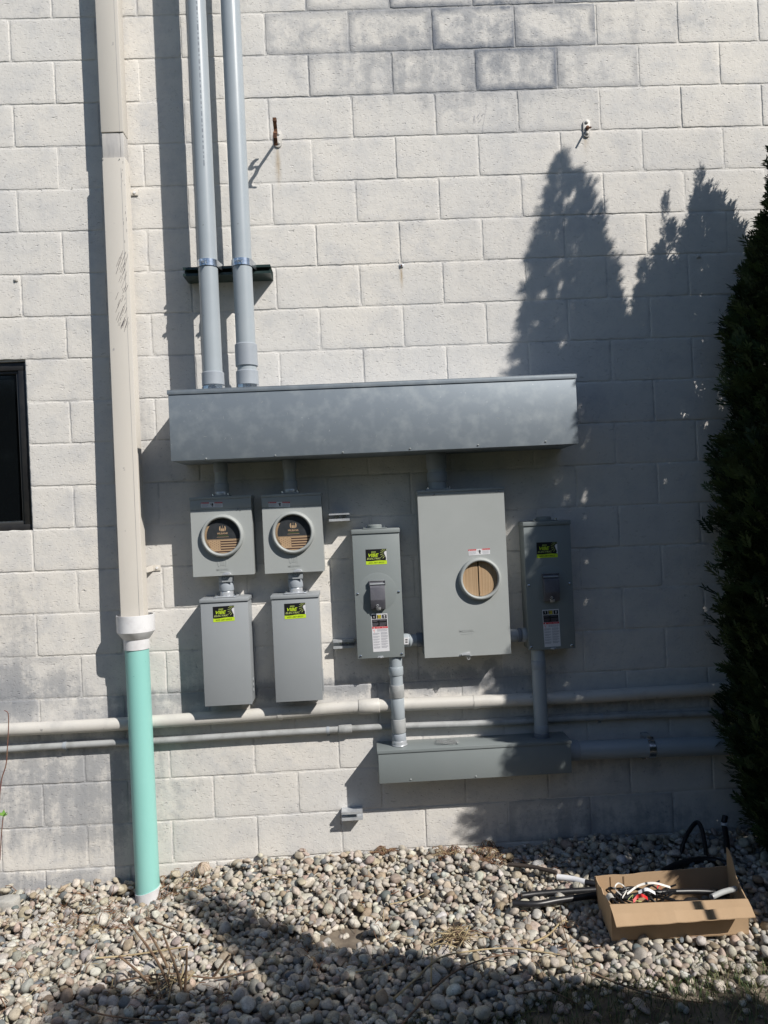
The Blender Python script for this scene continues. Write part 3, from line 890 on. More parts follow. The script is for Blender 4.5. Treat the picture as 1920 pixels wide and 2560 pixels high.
# ------------------------------------------------------------------ meter sockets with a round opening
def holed_plate(mb, x0, x1, z0, z1, y0, y1, cx, cz, r, m, n=64):
    """rectangular plate with a round hole, front at y0 (towards the viewer) and back at y1"""
    def rp(a):
        dx, dz = math.cos(a), math.sin(a); k = 1e9
        if dx > 1e-9: k = min(k, (x1 - cx) / dx)
        if dx < -1e-9: k = min(k, (x0 - cx) / dx)
        if dz > 1e-9: k = min(k, (z1 - cz) / dz)
        if dz < -1e-9: k = min(k, (z0 - cz) / dz)
        return (cx + dx * k, cz + dz * k)
    an = sorted(set([2 * PI * i / n for i in range(n)] + [math.atan2(z - cz, x - cx) % (2 * PI) for x in (x0, x1) for z in (z0, z1)]))
    i_ = mb.mi(m); bm = mb.bm
    of = [bm.verts.new((*[rp(a)[0]], y0, rp(a)[1])) for a in an]; inn = [bm.verts.new((cx + r * math.cos(a), y0, cz + r * math.sin(a))) for a in an]
    ob = [bm.verts.new((rp(a)[0], y1, rp(a)[1])) for a in an]; ib = [bm.verts.new((cx + r * math.cos(a), y1, cz + r * math.sin(a))) for a in an]
    L = len(an)
    for i in range(L):
        j = (i + 1) % L
        for q in ([of[i], of[j], inn[j], inn[i]], [ob[j], ob[i], ib[i], ib[j]], [of[j], of[i], ob[i], ob[j]], [inn[i], inn[j], ib[j], ib[i]]):
            f = bm.faces.new(q); f.material_index = i_


def meter_socket(corners, d, hole, hr, label, sticker, latch_px, emblem, screws, group, latch='tab', split=None):
    x0, x1, z0, z1 = rect(*corners, d)
    t = thing('meter_socket', label, 'meter box', ((x0 + x1) / 2, 0, z0), group)
    cx, _, cz = F(*hole, d + .022)
    th = .0016
    b = MB()
    for (a0, a1, b0, b1, y0, y1) in ((x0, x0 + th, z0, z1, -d + .003, 0), (x1 - th, x1, z0, z1, -d + .003, 0), (x0 + th, x1 - th, z0, z0 + th, -d + .003, 0), (x0 + th, x1 - th, z1 - th, z1, -d + .003, 0)):
        b.box(a0, a1, y0, y1 - .0008, b0, b1, M['paint_light'])
    b.box(x0 + th, x1 - th, -.004, -.001, z0 + th, z1 - th, M['hole'])
    b.build('body', t)
    ztop = z1 - (split if split else .058)
    hd = MB(); hd.box(x0 - .001, x1 + .001, -d - .0015, -d + .0028, ztop, z1 - .012, M['paint_light'], .0008)
    hd.box(x0 - .003, x1 + .003, -d - .005, -.0012, z1 - .0115, z1 + .001, M['paint_light'], .0015)
    hd.build('hood', t)
    c = MB(); holed_plate(c, x0, x1, z0 - .002, ztop - .001, -d, -d + .003, cx, cz, hr * .97, M['paint_light'])
    c.box(x1 - .0005, x1 + .001, -d + .0005, -d + .02, z0 - .002, ztop - .002, M['paint_light']); c.box(x0 - .001, x0 + .0005, -d + .0005, -d + .02, z0 - .002, ztop - .002, M['paint_light'])
    cv = c.build('front_cover', t)
    r = MB(60); R = hr
    r.lathe((cx, -d, cz), (0, -1, 0), [(-.012, R * .955), (.004, R * .955), (.018, R * .96), (.0225, R), (.0235, R * 1.03), (.022, R * 1.09), (.015, R * 1.135), (.006, R * 1.15), (0, R * 1.16), (-.012, R * .955)], M['paint_light'], 72, False)
    r.build('meter_ring', t)
    if emblem:
        e = MB(); ex, _, ez = F(*emblem, d); y = -d - .0012; s = .0225
        for sg in (-1, 1):
            e.prism([(ex + sg * s * (.62 + .42 * math.sin(a)), -d, ez + s * 1.0 * math.cos(a)) for a in [PI * k / 8 for k in range(9)]], (0, -.0012, 0), M['paint_light'])
        for k in (-.32, .02, .34):
            e.box(ex + s * (k - .13), ex + s * (k + .1), y, -d, ez - s * .75, ez + s * .25, M['paint_light'])
        e.box(ex - s * .06, ex + s * .06, y, -d, ez + s * .3, ez + s * .9, M['paint_light'])
        if 'MILBANK' not in TXT: TXT['MILBANK'] = text_mesh('MILBANK', 1.0, 0, .02)
        vs, fs = TXT['MILBANK']; xs = [v[0] for v in vs]; w_ = .058; sc = w_ / (max(xs) - min(xs))
        V = [e.bm.verts.new((ex - w_ / 2 + (v[0] - min(xs)) * sc, -d - .0011, ez - s * 1.75 + v[1] * sc)) for v in vs]
        for f in fs:
            try: e.bm.faces.new([V[i] for i in f][::-1])
            except ValueError: pass
        e.box(ex - .012, ex + .014, -d - .0009, -d, ez - s * 2.15, ez - s * 2.08, M['paint_light'])
        e.build('embossed_emblem', t)
    warning_sticker(*sticker, d + .0015 if split is None else d, t)
    for s_ in screws: screw(*s_, d + .0015, t, .0038)
    # latch at the foot
    lx, _, lz = F(*latch_px, d); l = MB()
    if latch == 'tab':
        l.prism([(lx - .020, -d - .001, z0 - .001), (lx - .016, -d - .001, z0 + .006), (lx - .007, -d - .001, z0 + .0125), (lx + .016, -d - .001, z0 + .012), (lx + .024, -d - .001, z0 + .006), (lx + .024, -d - .001, z0 - .001)], (0, -.012, 0), M['galv_small'], .001)
        l.prism([(lx - .026, -d + .008, z0 - .003), (lx + .026, -d + .008, z0 - .003), (lx + .024, -d + .008, z0 - .033), (lx - .024, -d + .008, z0 - .033)], (0, .003, 0), M['paint_mid'])
        l.lathe((lx - .010, -d + .0075, z0 - .012), (0, -1, 0), [(0, .007), (.003, .007), (.003, .0045), (0, .0045)], M['galv_small'], 16, False)
    else:
        l.prism([(lx - .032, -d - .001, z0 + .001), (lx - .028, -d - .001, z0 + .009), (lx + .014, -d - .001, z0 + .018), (lx + .018, -d - .001, z0 + .013), (lx + .019, -d - .001, z0 + .002), (lx - .005, -d - .001, z0 + .0035)], (0, -.005, 0), M['galv_small'], .001)
        l.box(lx - .002, lx + .024, -d - .008, -d, z0 - .004, z0 - .001, M['zinc'])
        l.lathe((lx + .010, -d - .002, z0 - .012), (0, -1, 0), [(0, .0075), (.0025, .0075), (.0025, .0045), (0, .0045)], M['galv_small'], 18, False)
        l.lathe((lx - .024, -d - .006, z0 + .0055), (0, -1, 0), [(0, .003), (.002, .003)], M['zinc'], 10)
    l.build('latch', t)
    return t, (x0, x1, z0, z1), (cx, cz)


G_M = 'pair of light grey meter boxes with round openings'
m1, m1r, h1 = meter_socket([(474, 1244), (626, 1239), (484, 1442), (635, 1434)], .118, (554, 1340), .0865,
                           'leftmost light grey meter box with a printed card disc in its round opening',
                           [(502, 1256.5), (556, 1255), (502.5, 1269), (557, 1268)], (566, 1436), (556, 1405), [(594.4, 1273)], G_M)
m2, m2r, h2 = meter_socket([(652.7, 1237), (802, 1232), (664, 1434), (810, 1426)], .118, (731.7, 1332), .0865,
                           'light grey meter box with a printed card disc, middle of the three round-holed boxes',
                           [(671, 1255), (725, 1254.5), (671.5, 1267.5), (725.5, 1267.5)], (743, 1427), (735, 1396.5), [], G_M)
m3, m3r, h3 = meter_socket([(1042, 1227), (1258.2, 1218), (1063.7, 1643.8), (1278, 1633.8)], .140, (1201.4, 1448), .0865,
                           'tallest light grey meter box, plain brown cardboard in its round opening',
                           [(1170.5, 1374), (1224.5, 1370.5), (1172, 1388.7), (1225.3, 1385)], (1166, 1640), None, [(1085.3, 1235.5), (1245, 1227.5)], None, 'lever', .026)
# faint raised lettering low on the tall cover
em = MB(); ex, _, ez = F(1167, 1580, .14); TXT['M3'] = text_mesh('MILBANK', 1.0, 0, .02); vs, fs = TXT['M3']; xs = [v[0] for v in vs]; sc = .070 / (max(xs) - min(xs))
V_ = [em.bm.verts.new((ex - .035 + (v[0] - min(xs)) * sc, -.1409, ez + v[1] * sc)) for v in vs]
em.mi(M['paint_light'])
for f in fs:
    try: em.bm.faces.new([V_[i] for i in f][::-1])
    except ValueError: pass
em.box(ex - .028, ex + .028, -.1408, -.14, ez - .009, ez - .0075, M['paint_light'])
em.build('embossed_lettering', m3)


def insert_disc(c, d, label, flap_left=True):
    cx, cz = c; R = .0815; y = -d - .001
    mb = MB(); mb.recalc = False
    circ = [(cx + R * math.cos(2 * PI * k / 60), cz + R * math.sin(2 * PI * k / 60)) for k in range(60)]
    mb.prism([(p[0], y + .004, p[1]) for p in circ], (0, -.004, 0), M['disc_black'])
    def pl(pts, m, ly=1):
        a = sum(pts[i][0] * pts[(i + 1) % len(pts)][1] - pts[(i + 1) % len(pts)][0] * pts[i][1] for i in range(len(pts)))
        if a < 0: pts = pts[::-1]
        q = clip_poly(pts, circ)
        if len(q) > 2: mb.poly([(p[0], y - .0003 * ly, p[1]) for p in q], m)
    def rc(x0, z0, x1, z1, m, ly=1): pl([(cx + x0, cz + z0), (cx + x1, cz + z0), (cx + x1, cz + z1), (cx + x0, cz + z1)], m, ly)
    top = -.018                              # printed flag on the lower part of the card
    rc(-.09, -.09, .09, top, M['kraft'], 1)
    rc(-.09, top + .0015, .09, top + .003, M['kraft'], 1)
    xc = -.010
    for k in range(6):
        z1_ = top - .006 - k * .0118
        rc(xc if k < 4 else -.09, z1_ - .0056, .09, z1_, M['disc_brown'], 2)
    for r_ in range(8):
        for q in range(7):
            if (q + r_) % 2: continue
            sx_, sz_ = -.064 + q * .0088, top - .005 - r_ * .0055
            if sz_ < top - .044: continue
            pl([(cx + sx_ + .0021 * math.cos(a) * (1 if k % 2 else .5), cz + sz_ + .0021 * math.sin(a) * (1 if k % 2 else .5)) for k, a in enumerate([PI / 5 * j for j in range(10)])], M['disc_brown'], 2)
    rc(-.001, -.09, .0005, .09, M['disc_black'], 3) if False else None
    # maker's mark: two half rounds and an m
    ez = .034; s = .013
    for sg in (-1, 1):
        pl([(cx + .002 + sg * s * (.72 + .5 * math.sin(a)), cz + ez + s * .95 * math.cos(a)) for a in [PI * k / 8 for k in range(9)]], M['kraft'], 2)
    for k in (-.28, .28): rc(.002 + s * (k - .24), ez - s * .95, .002 + s * (k + .24), ez + s * .05, M['kraft'], 2)
    rc(.002 - s * .07, ez + .2 * s, .002 + s * .07, ez + s * 1.1, M['kraft'], 2)
    if 'MB2' not in TXT: TXT['MB2'] = text_mesh('MILBANK', 1.0, 0, .02)
    vs, fs = TXT['MB2']; xs = [v[0] for v in vs]; w_ = .050; sc = w_ / (max(xs) - min(xs))
    V = [mb.bm.verts.new((cx + .002 - w_ / 2 + (v[0] - min(xs)) * sc, y - .0006, cz + ez - .0265 + v[1] * sc)) for v in vs]; k_ = mb.mi(M['kraft'])
    for f in fs:
        try: g = mb.bm.faces.new([V[i] for i in f]); g.material_index = k_
        except ValueError: pass
    rc(-.022, ez - .0335, .028, ez - .0322, M['lime_ink'], 2); rc(-.026, ez - .040, .030, ez - .0385, M['kraft'], 2)
    o = mb.build('cardboard_disc', origin=(cx, y, cz)); tag(o, label, 'cardboard disc', 'printed cardboard discs in the round openings')
    fl = MB()                                # curled torn rim of the card
    pts = []
    for k in range(9):
        a = PI * (.80 + .42 * k / 8); pts.append((cx + (R + .0005) * math.cos(a), cz + (R + .0005) * math.sin(a)))
    for k in range(8):
        q = [(pts[k][0], y - .002, pts[k][1]), (pts[k + 1][0], y - .002, pts[k + 1][1]), (pts[k + 1][0] + .010, y - .007, pts[k + 1][1] * 1.0 - .0005), (pts[k][0] + .010, y - .007, pts[k][1])]
        fl.prism(q, (0, -.0012, 0), M['kraft'])
    fl.build('curled_rim', o)
    return o


insert_disc(h1, .118, 'black and tan card disc printed with a flag inside the leftmost meter box')
insert_disc(h2, .118, 'black and tan card disc printed with a flag inside the second meter box')
mb = MB(); cx, cz = h3; R = .0815; y = -.141
arc = [(cx + R * math.cos(2 * PI * k / 60), cz + R * math.sin(2 * PI * k / 60)) for k in range(60)]
L_ = [p for p in arc if p[0] < cx - .0005]; R_ = [p for p in arc if p[0] >= cx - .0005]
L_.sort(key=lambda p: math.atan2(p[1] - cz, p[0] - cx) % (2 * PI)); R_.sort(key=lambda p: math.atan2(p[1] - cz, p[0] - cx))
mb.prism([(p[0], y + .0045 * (cx - p[0]) / R, p[1]) for p in L_], (0, .003, 0), M['kraft_stripe'])
mb.prism([(p[0], y + .001, p[1]) for p in R_], (0, .003, 0), M['kraft_stripe'])
mb.prism([(cx - .004, y - .002, cz - R * .98), (cx + .003, y - .002, cz - R * .98), (cx + .002, y - .002, cz + R * .98), (cx - .003, y - .002, cz + R * .98)], (0, .003, 0), M['kraft'])
mb.prism([(cx - .006, y - .004, cz - R * .97), (cx + .010, y - .005, cz - R * .97), (cx + .001, y - .003, cz - R * .72)], (0, .0015, 0), M['kraft'])
tag(mb.build('cardboard_disc', origin=(cx, y, cz)), 'plain corrugated brown cardboard filling the round opening of the tallest meter box', 'cardboard disc')

# ------------------------------------------------------------------ plain grey boxes below the meters
def plain_box(corners, d, label, sticker, side, group):
    x0, x1, z0, z1 = rect(*corners, d)
    t = thing('electrical_enclosure', label, 'electrical box', ((x0 + x1) / 2, 0, z0), group)
    b = MB(); b.box(x0 + .001, x1 - .001, -d + .003, -.001, z0 + .002, z1 - .004, M['paint_mid'], .001); b.build('body', t)
    c = MB(); c.box(x0, x1, -d, -d + .0026, z0, z1 - .0175, M['paint_mid'], .0012); c.build('front_cover', t)
    h = MB(); h.prism([(x0 - .004, -d - .006, z1 - .0165), (x0 - .004, -d - .006, z1 - .001), (x0 - .004, -.0012, z1 + .002), (x0 - .004, -.0012, z1 - .0165)], (x1 - x0 + .008, 0, 0), M['paint_mid'], .0014); h.build('hood', t)
    company_sticker(*sticker, d, t)
    s = MB()
    if side == 'hinge': s.box(x1 + .0005, x1 + .006, -d + .03, -d + .036, z0 + .035, z0 + .14, M['paint_mid'], .001)
    else:
        for k, q in enumerate((.05, .075, .10)):
            s.lathe((x1 - .0005, -.07, z0 + q), (1, 0, 0), [(0, .010), (.002, .010), (.003, .004)], M['paint_mid'], 16)
    s.build('side_fitting', t)
    return t, (x0, x1, z0, z1)


G_E = 'pair of plain grey boxes hanging below the meter boxes'
e1, e1r = plain_box([(500, 1499.5), (621, 1492), (513, 1766.6), (628.6, 1760)], .138, 'plain grey box with a lime sticker, hanging under the leftmost meter box',
                    [(531.7, 1517.2), (585.1, 1513.4), (533.2, 1555.7), (586.9, 1551.4)], 'ko', G_E)
e2, e2r = plain_box([(677.5, 1489.4), (796, 1483.6), (690.7, 1756.5), (805.9, 1749.4)], .138, 'plain grey box with a lime sticker, hanging under the second meter box',
                    [(710.2, 1509.6), (762.9, 1506.3), (711.7, 1548.1), (765.4, 1544.3)], 'hinge', G_E)

# ------------------------------------------------------------------ breaker enclosures
def breaker(corners, d, label, sticker, lab, flap, screws, hub, group):
    x0, x1, z0, z1 = rect(*corners, d)
    g = M['paint_green']
    t = thing('breaker_box', label, 'breaker box', ((x0 + x1) / 2, 0, z0), group)
    b = MB(); b.box(x0 + .001, x1 - .001, -d + .003, -.001, z0 + .002, z1 - .004, g, .001); b.build('body', t)
    c = MB(); c.box(x0, x1, -d, -d + .0026, z0, z1 - .021, g, .0012); c.build('front_cover', t)
    h = MB(); h.prism([(x0 - .003, -d - .006, z1 - .021), (x0 - .003, -d - .006, z1 - .001), (x0 - .003, -.0012, z1 + .001), (x0 - .003, -.0012, z1 - .021)], (x1 - x0 + .006, 0, 0), g, .002); h.build('hood', t)
    # closing plate on top
    hx0, _, hz0 = F(hub[0], hub[2], d * .6); hx1, _, hz1 = F(hub[1], hub[2], d * .6); cxh = (hx0 + hx1) / 2; rh = (hx1 - hx0) / 2
    p = MB(); p.box(cxh - rh - .022, cxh + rh + .022, -d * .6 - .045, -d * .6 + .045, z1 + .0005, z1 + .0035, g, .001)
    p.lathe((cxh, -d * .6, z1 + .003), (0, 0, 1), [(0, rh), (.013, rh), (.017, rh * .9), (.018, 0.001)], g, 36)
    for s in (-1, 1): p.cyl((cxh + s * (rh + .014), -d * .6 - .03, z1 + .003), (cxh + s * (rh + .014), -d * .6 - .03, z1 + .011), .005, M['zinc'], 10)
    p.build('top_plate', t)
    company_sticker(*sticker, d, t); safety_label(*lab, d, t)
    # embossed ring round the handle
    fx0, fy0, fx1, fy1 = flap; A_ = F(fx0, fy0, d); B_ = F(fx1, fy1, d); fx0, fx1 = A_[0], B_[0]; zt, zb = A_[2], B_[2]
    cz = (zt + zb) / 2; cxf = (fx0 + fx1) / 2
    e = MB(); e.lathe((cxf, -d + .0002, cz + .012), (0, -1, 0), [(0, .092), (.0012, .088), (.0012, .0005)], g, 64, False); e.build('embossed_round', t)
    f = MB(); hgt = zt - zb; y = -d
    prof = [(y - .001, zt - .004), (y - .010, zt - .006), (y - .013, zt - .022), (y - .034, zt - .030), (y - .036, zb + hgt * .34), (y - .018, zb), (y - .001, zb)]
    f.prism([(fx0 + .003, a_, b_) for a_, b_ in prof], (fx1 - fx0 - .006, 0, 0), M['flap'], .0015)
    f.box(fx0 - .001, fx0 + .0025, y - .018, y - .001, zt - .022, zt, M['flap'], .001); f.box(fx1 - .0025, fx1 + .001, y - .018, y - .001, zt - .022, zt, M['flap'], .001)
    f.box(fx0 + .003, fx1 - .003, y - .012, y - .001, zt - .0035, zt + .001, M['paint_light'], .0008)
    f.cyl((fx0 + .003, y - .015, zt - .016), (fx1 - .003, y - .015, zt - .016), .004, M['paint_mid'], 12)
    fl = f.build('handle_flap', t)
    hs = MB(); hs.prism([(cxf - .012, y - .031, zb + .014), (cxf - .004, y - .034, zb + .008), (cxf + .012, y - .030, zb + .010), (cxf + .012, y - .026, zb - .003), (cxf - .008, y - .026, zb - .004)], (0, .006, 0), M['galv_small'], .0008)
    hs.lathe((cxf - .003, y - .030, zb + .020), (0, -1, -.4), [(0, .006), (.003, .006), (.003, .0035), (0, .0035)], M['galv_small'], 14, False)
    hs.build('hasp', fl)
    for s in screws: screw(*s, d, t, .0066)
    l = MB(); l.prism([(cxf - .016, -d - .0005, z0 + .001), (cxf + .016, -d - .0005, z0 + .001), (cxf + .012, -d - .0005, z0 + .009), (cxf - .010, -d - .0005, z0 + .008)], (0, -.004, 0), M['galv_small'], .0008)
    l.lathe((cxf + .001, -d - .006, z0 + .004), (0, 0, -1), [(0, .006), (.003, .006), (.003, .0035), (0, .0035)], M['galv_small'], 12, False)
    l.build('latch', t)
    return t, (x0, x1, z0, z1)


G_B = 'green-grey breaker boxes either side of the tallest meter box'
k1, k1r = breaker([(877.5, 1325.5), (996.5, 1319), (896.3, 1648), (1012.7, 1640.7)], .115, 'sunlit green-grey breaker box with handle flap and white label, left of the tallest meter box',
                  [(913.6, 1374), (965.8, 1371.6), (915.3, 1411.9), (967.7, 1409.9)], [(927.3, 1535.3), (968, 1533.4), (933.4, 1629.9), (974.2, 1627.4)],
                  (922.5, 1452, 965.5, 1521), [(893.7, 1485.4), (996.6, 1479.7), (901.6, 1641), (1004.5, 1635)], (918.7, 955, 1322), G_B)
k2, k2r = breaker([(1307.5, 1304), (1426, 1300.2), (1323, 1626.4), (1437.6, 1620)], .115, 'mostly shaded green-grey breaker box right of the tallest meter box',
                  [(1341, 1356.4), (1392.4, 1354.5), (1342, 1395), (1394.3, 1392.9)], [(1355.4, 1524.8), (1396.5, 1522.3), (1361.6, 1617.8), (1401.9, 1615.4)],
                  (1354, 1434, 1398, 1501), [(1322, 1464), (1423.7, 1459), (1328, 1618.8), (1429.8, 1613.8)], (1340, 1377.6, 1301), G_B)

# ------------------------------------------------------------------ short conduits between the boxes
def vpipe(name, label, cat, x, y, zb, zt, segs, group=None, flange=None, mainr=.030, mainm=None):
    """segs: (z0, z1, r, material, part name)"""
    t = thing(name, label, cat, (x, y, zb), group)
    mb = MB(); mb.cyl((x, y, zb), (x, y, zt), mainr, mainm or M['pvc'], 40); mb.build('pipe', t)
    for z0, z1, r, m, nm in segs:
        mb = MB(); mb.cyl((x, y, min(z0, z1)), (x, y, max(z0, z1)), r, m, 40, bev=.0025); mb.build(nm, t)
    if flange:
        z, wd, m = flange
        mb = MB(); mb.box(x - wd, x + wd, y - wd * .85, y + wd * .85, z + .0004, z + .005, m, .0015)
        for s in (-1, 1):
            mb.cyl((x + s * wd * .84, y - wd * .6, z + .004), (x + s * wd * .84, y - wd * .6, z + .013), .0055, M['zinc'], 8)
        mb.build('flange', t)
    return t


G_N = 'shaded conduit nipples hanging under the large wireway'
for px, top, lab in ((553, m1r[3], 'short shaded conduit between the large wireway and the leftmost meter box'), (725, m2r[3], 'short shaded conduit between the large wireway and the second meter box')):
    x = F(px, 1200, .075)[0]; zb = top + .0015; zt = WWR[2] + .001
    vpipe('conduit', lab, 'conduit', x, -.075, zb, zt, [(zt - .045, zt - .001, .0335, M['pvc_mid'], 'coupling'), (zb + .02, zb + .062, .0345, M['pvc_mid'], 'coupling'), (zb + .001, zb + .024, .0345, M['galv_small'], 'hub')], G_N, (zb, .042, M['paint_light']))
x = F(1092, 1180, .08)[0]; zb = m3r[3] + .0015; zt = WWR[2] + .001
vpipe('conduit', 'thick shaded conduit between the large wireway and the tallest meter box', 'conduit', x, -.08, zb, zt,
      [(zt - .075, zt - .001, .048, M['pvc_mid'], 'coupling'), (zb + .038, zb + .085, .048, M['pvc_mid'], 'coupling'), (zb + .003, zb + .036, .041, M['paint_light'], 'hub')], None, (zb, .061, M['paint_light']), .043)
G_L = 'connectors between the meter boxes and the plain boxes below'
for px, zt_, zb_, lab in ((565.5, m1r[2], e1r[3], 'grey conduit connector between the leftmost meter box and the plain box below'), (739, m2r[2], e2r[3], 'grey conduit connector between the second meter box and the plain box below')):
    x = F(px, 1460, .075)[0]; zb = zb_ + .001; zt = zt_ - .001
    vpipe('conduit_connector', lab, 'conduit connector', x, -.07, zb, zt, [(zb + .028, zb + .066, .035, M['pvc_mid'], 'coupling'), (zb + .068, zt - .001, .035, M['pvc_mid'], 'adapter'), (zb + .004, zb + .027, .0315, M['galv_small'], 'hub')], G_L, (zb, .053, M['galv_small']), .0295)

# pipes from the breaker boxes down to the small wireway
def zz(px, py, d=.075): return F(px, py, d)[2]
x = F(994, 1760, .075)[0]; zb = LWR[3] + .001; zt = k1r[2] + .001
t = vpipe('conduit', 'grey conduit of stacked couplings from the sunlit breaker box to the small wireway', 'conduit', x, -.075, zb, zt,
          [(zt - .002, zz(989, 1666), .0245, M['pvc'], 'adapter'), (zz(990, 1666), zz(990, 1687), .0345, M['pvc'], 'bell'), (zz(992, 1711), zz(993, 1743), .0342, M['pvc_old'], 'coupling'),
           (zz(994, 1745), zz(996, 1795), .0325, M['pvc'], 'sleeve'), (zz(996, 1796), zz(997, 1830), .0345, M['pvc_old'], 'coupling'), (zz(998, 1833), zb + .022, .0335, M['pvc_mid'], 'adapter'), (zb, zb + .024, .0355, M['galv_small'], 'hub'), (zb, zb + .005, .0385, M['galv_small'], 'locknut')], None, None, .0305)
bar_label((x, -.075), .0245, zt - .030, zt - .006, -.9, .9, t)
x = F(1349.5, 1740, .075)[0]; zt = k2r[2] + .001
t = vpipe('conduit', 'grey conduit in the shade from the right breaker box down to the small wireway', 'conduit', x, -.075, zb, zt,
          [(zt - .002, zz(1343, 1650), .0262, M['pvc'], 'adapter'), (zz(1344, 1650), zz(1345, 1672), .0345, M['pvc_mid'], 'bell'), (zz(1354, 1812), zb + .020, .0345, M['pvc_mid'], 'adapter'), (zb, zb + .022, .037, M['pvc_dark'], 'hub'), (zb, zb + .005, .040, M['pvc_dark'], 'locknut')], None, None, .0328)
bar_label((x, -.075), .0262, zt - .040, zt - .008, -1.0, .7, t)

# horizontal unions between the breaker boxes and the tall meter box
def hpipe(label, x0, x1, y, z, segs, group):
    t = thing('conduit', label, 'conduit', ((x0 + x1) / 2, y, z - .03), group)
    mb = MB(); mb.cyl((x0, y, z), (x1, y, z), .0275, M['pvc_mid'], 36); mb.build('pipe', t)
    for a0, a1, r, m, nm in segs:
        mb = MB(); mb.cyl((a0, y, z), (a1, y, z), r, m, 36, bev=.003); mb.build(nm, t)
    return t


def fx(px, py, d=.065): return F(px, py, d)[0]
z = F(1030, 1600, .065)[2]; xa, xb = k1r[1] - .002, m3r[0] + .002
t = hpipe('short pipe with a white barcode joining the sunlit breaker box to the tallest meter box', xa, xb, -.065, z,
          [(xa, fx(1026, 1600), .0325, M['pvc'], 'elbow_fitting'), (fx(1041, 1600), xb - .003, .0335, M['pvc_dark'], 'coupling')], 'short pipes joining breaker boxes to the tall meter box')
sp = MB(); sp.lathe((fx(1024, 1600), -.065, z), (1, 0, 0), [(0, .0345), (.002, .0345), (.004, .031), (.014, .024), (.021, .012), (.023, .001)], M['pvc'], 36); sp.build('dome', t)
lb = Print((1010, 1594), (1021, 1593.5), (1010.5, 1611), (1021.5, 1610.5), .065 + .0325, M['white'])
for k, (u0, u1) in enumerate(((.2, .9), (.25, .85), (.2, .9))): lb.r(.25, .2 + k * .22, .8, .32 + k * .22, M['black'], 1)
lb.build('barcode_label', t)
z = F(1290, 1588, .065)[2]; xa, xb = m3r[1] - .002, k2r[0] + .002
hpipe('short shaded pipe joining the tallest meter box to the right breaker box', xa, xb, -.065, z, [(xa, fx(1290.5, 1588), .0315, M['pvc_mid'], 'adapter'), (fx(1294, 1588), fx(1303, 1588), .0335, M['pvc_dark'], 'nut'), (fx(1303.5, 1588), xb, .0345, M['pvc_mid'], 'coupling')], 'short pipes joining breaker boxes to the tall meter box')

# ------------------------------------------------------------------ long horizontal pipes along the wall
def long_pipe(label, pts, r, d, m, fittings, straps, right, mstrap):
    P = [F(px, py, d) for px, py in pts]
    a, b = P[0], P[1]; sl_ = (b[2] - a[2]) / (b[0] - a[0]); P.insert(0, (a[0] - 1.2, a[1], a[2] - 1.2 * sl_)) if not right else None
    e, f = P[-2], P[-1]; P.append((4.6, f[1], f[2] + (4.6 - f[0]) * (f[2] - e[2]) / (f[0] - e[0])))
    t = thing('wall_pipe', label, 'pipe', (P[len(P) // 2][0], -d, P[len(P) // 2][2]))
    # smooth the polyline a little
    Q_ = []
    for i in range(len(P) - 1):
        for k in range(6): Q_.append(tuple(P[i][j] + (P[i + 1][j] - P[i][j]) * k / 6 for j in range(3)))
    Q_.append(P[-1]); A_ = np.array(Q_)
    for _ in range(6): A_[1:-1] = (A_[:-2] + 2 * A_[1:-1] + A_[2:]) / 4
    mb = MB(); mb.tube([tuple(q) for q in A_], r, m, 28); mb.build('pipe', t)

    def pos(px, py):
        x_ = F(px, py, d)[0]; return x_, float(np.interp(x_, A_[:, 0], A_[:, 2]))
    for p0, p1, k, mm in fittings:
        q0 = pos(*p0); q1 = pos(*p1); mb = MB(); mb.cyl((q0[0], -d, q0[1]), (q1[0], -d, q1[1]), r * k, mm, 32, bev=.004); mb.build('coupling', t)
    for p0, wd in straps:
        q = pos(*p0); mb = MB(); h = wd / 2
        mb.lathe((q[0] - h, -d, q[1]), (1, 0, 0), [(0, r * 1.01), (0, r * 1.01 + .002), (wd, r * 1.01 + .002), (wd, r * 1.01)], mstrap, 26, False)
        mb.box(q[0] - h, q[0] + h, -.005, -.001, q[1] - r - .020, q[1] - r * .8, mstrap, .001)
        mb.box(q[0] - h, q[0] + h, -d, -.003, q[1] - r - .004, q[1] - r - .0015, mstrap)
        mb.cyl((q[0], -.004, q[1] - r - .012), (q[0], -.011, q[1] - r - .012), .005, mstrap, 8)
        mb.build('strap', t)
    return t


long_pipe('thick off-white painted pipe running along the lower wall, upper of the long pipes',
          [(0, 1825), (135, 1819), (270, 1812), (400, 1803), (560, 1793), (700, 1783), (830, 1770.5), (951, 1763.5), (1190, 1754), (1472, 1742), (1710, 1727)], .0305, .045, M['white_pipe'],
          [((896, 1765), (949, 1763), 1.17, M['white_pipe'])], [((700.5, 1783), .021), ((1190, 1754), .026)], False, M['white_pipe'])
long_pipe('thin grey pipe running along the lower wall below the thick off-white one',
          [(0, 1874), (160, 1864), (270, 1857.5), (400, 1852), (560, 1841), (700, 1832), (832, 1825), (890, 1820.5), (1019, 1814), (1200, 1809), (1480, 1793), (1710, 1785)], .0155, .028, M['pvc_old'],
          [((846, 1824), (880, 1821), 1.35, M['pvc_old'])], [((163, 1864), .016), ((820, 1824), .014), ((1502, 1791), .016)], False, M['pvc_mid'])
t = thing('wall_pipe', 'fat grey pipe leaving the right end of the small wireway and going behind the conifer', 'pipe', (3.0, -.0775, LWR[2]))
P0 = F(1430, 1875.5, .0775); P1 = F(1700, 1867, .0775); P0 = (LWR[1] - .002, P0[1], P0[2]); e = (4.6, -.0775, P1[2] + (4.6 - P1[0]) * (P1[2] - P0[2]) / (P1[0] - P0[0]))
mb = MB(); mb.cyl(P0, e, R3, M['pvc'], 48); mb.build('pipe', t)
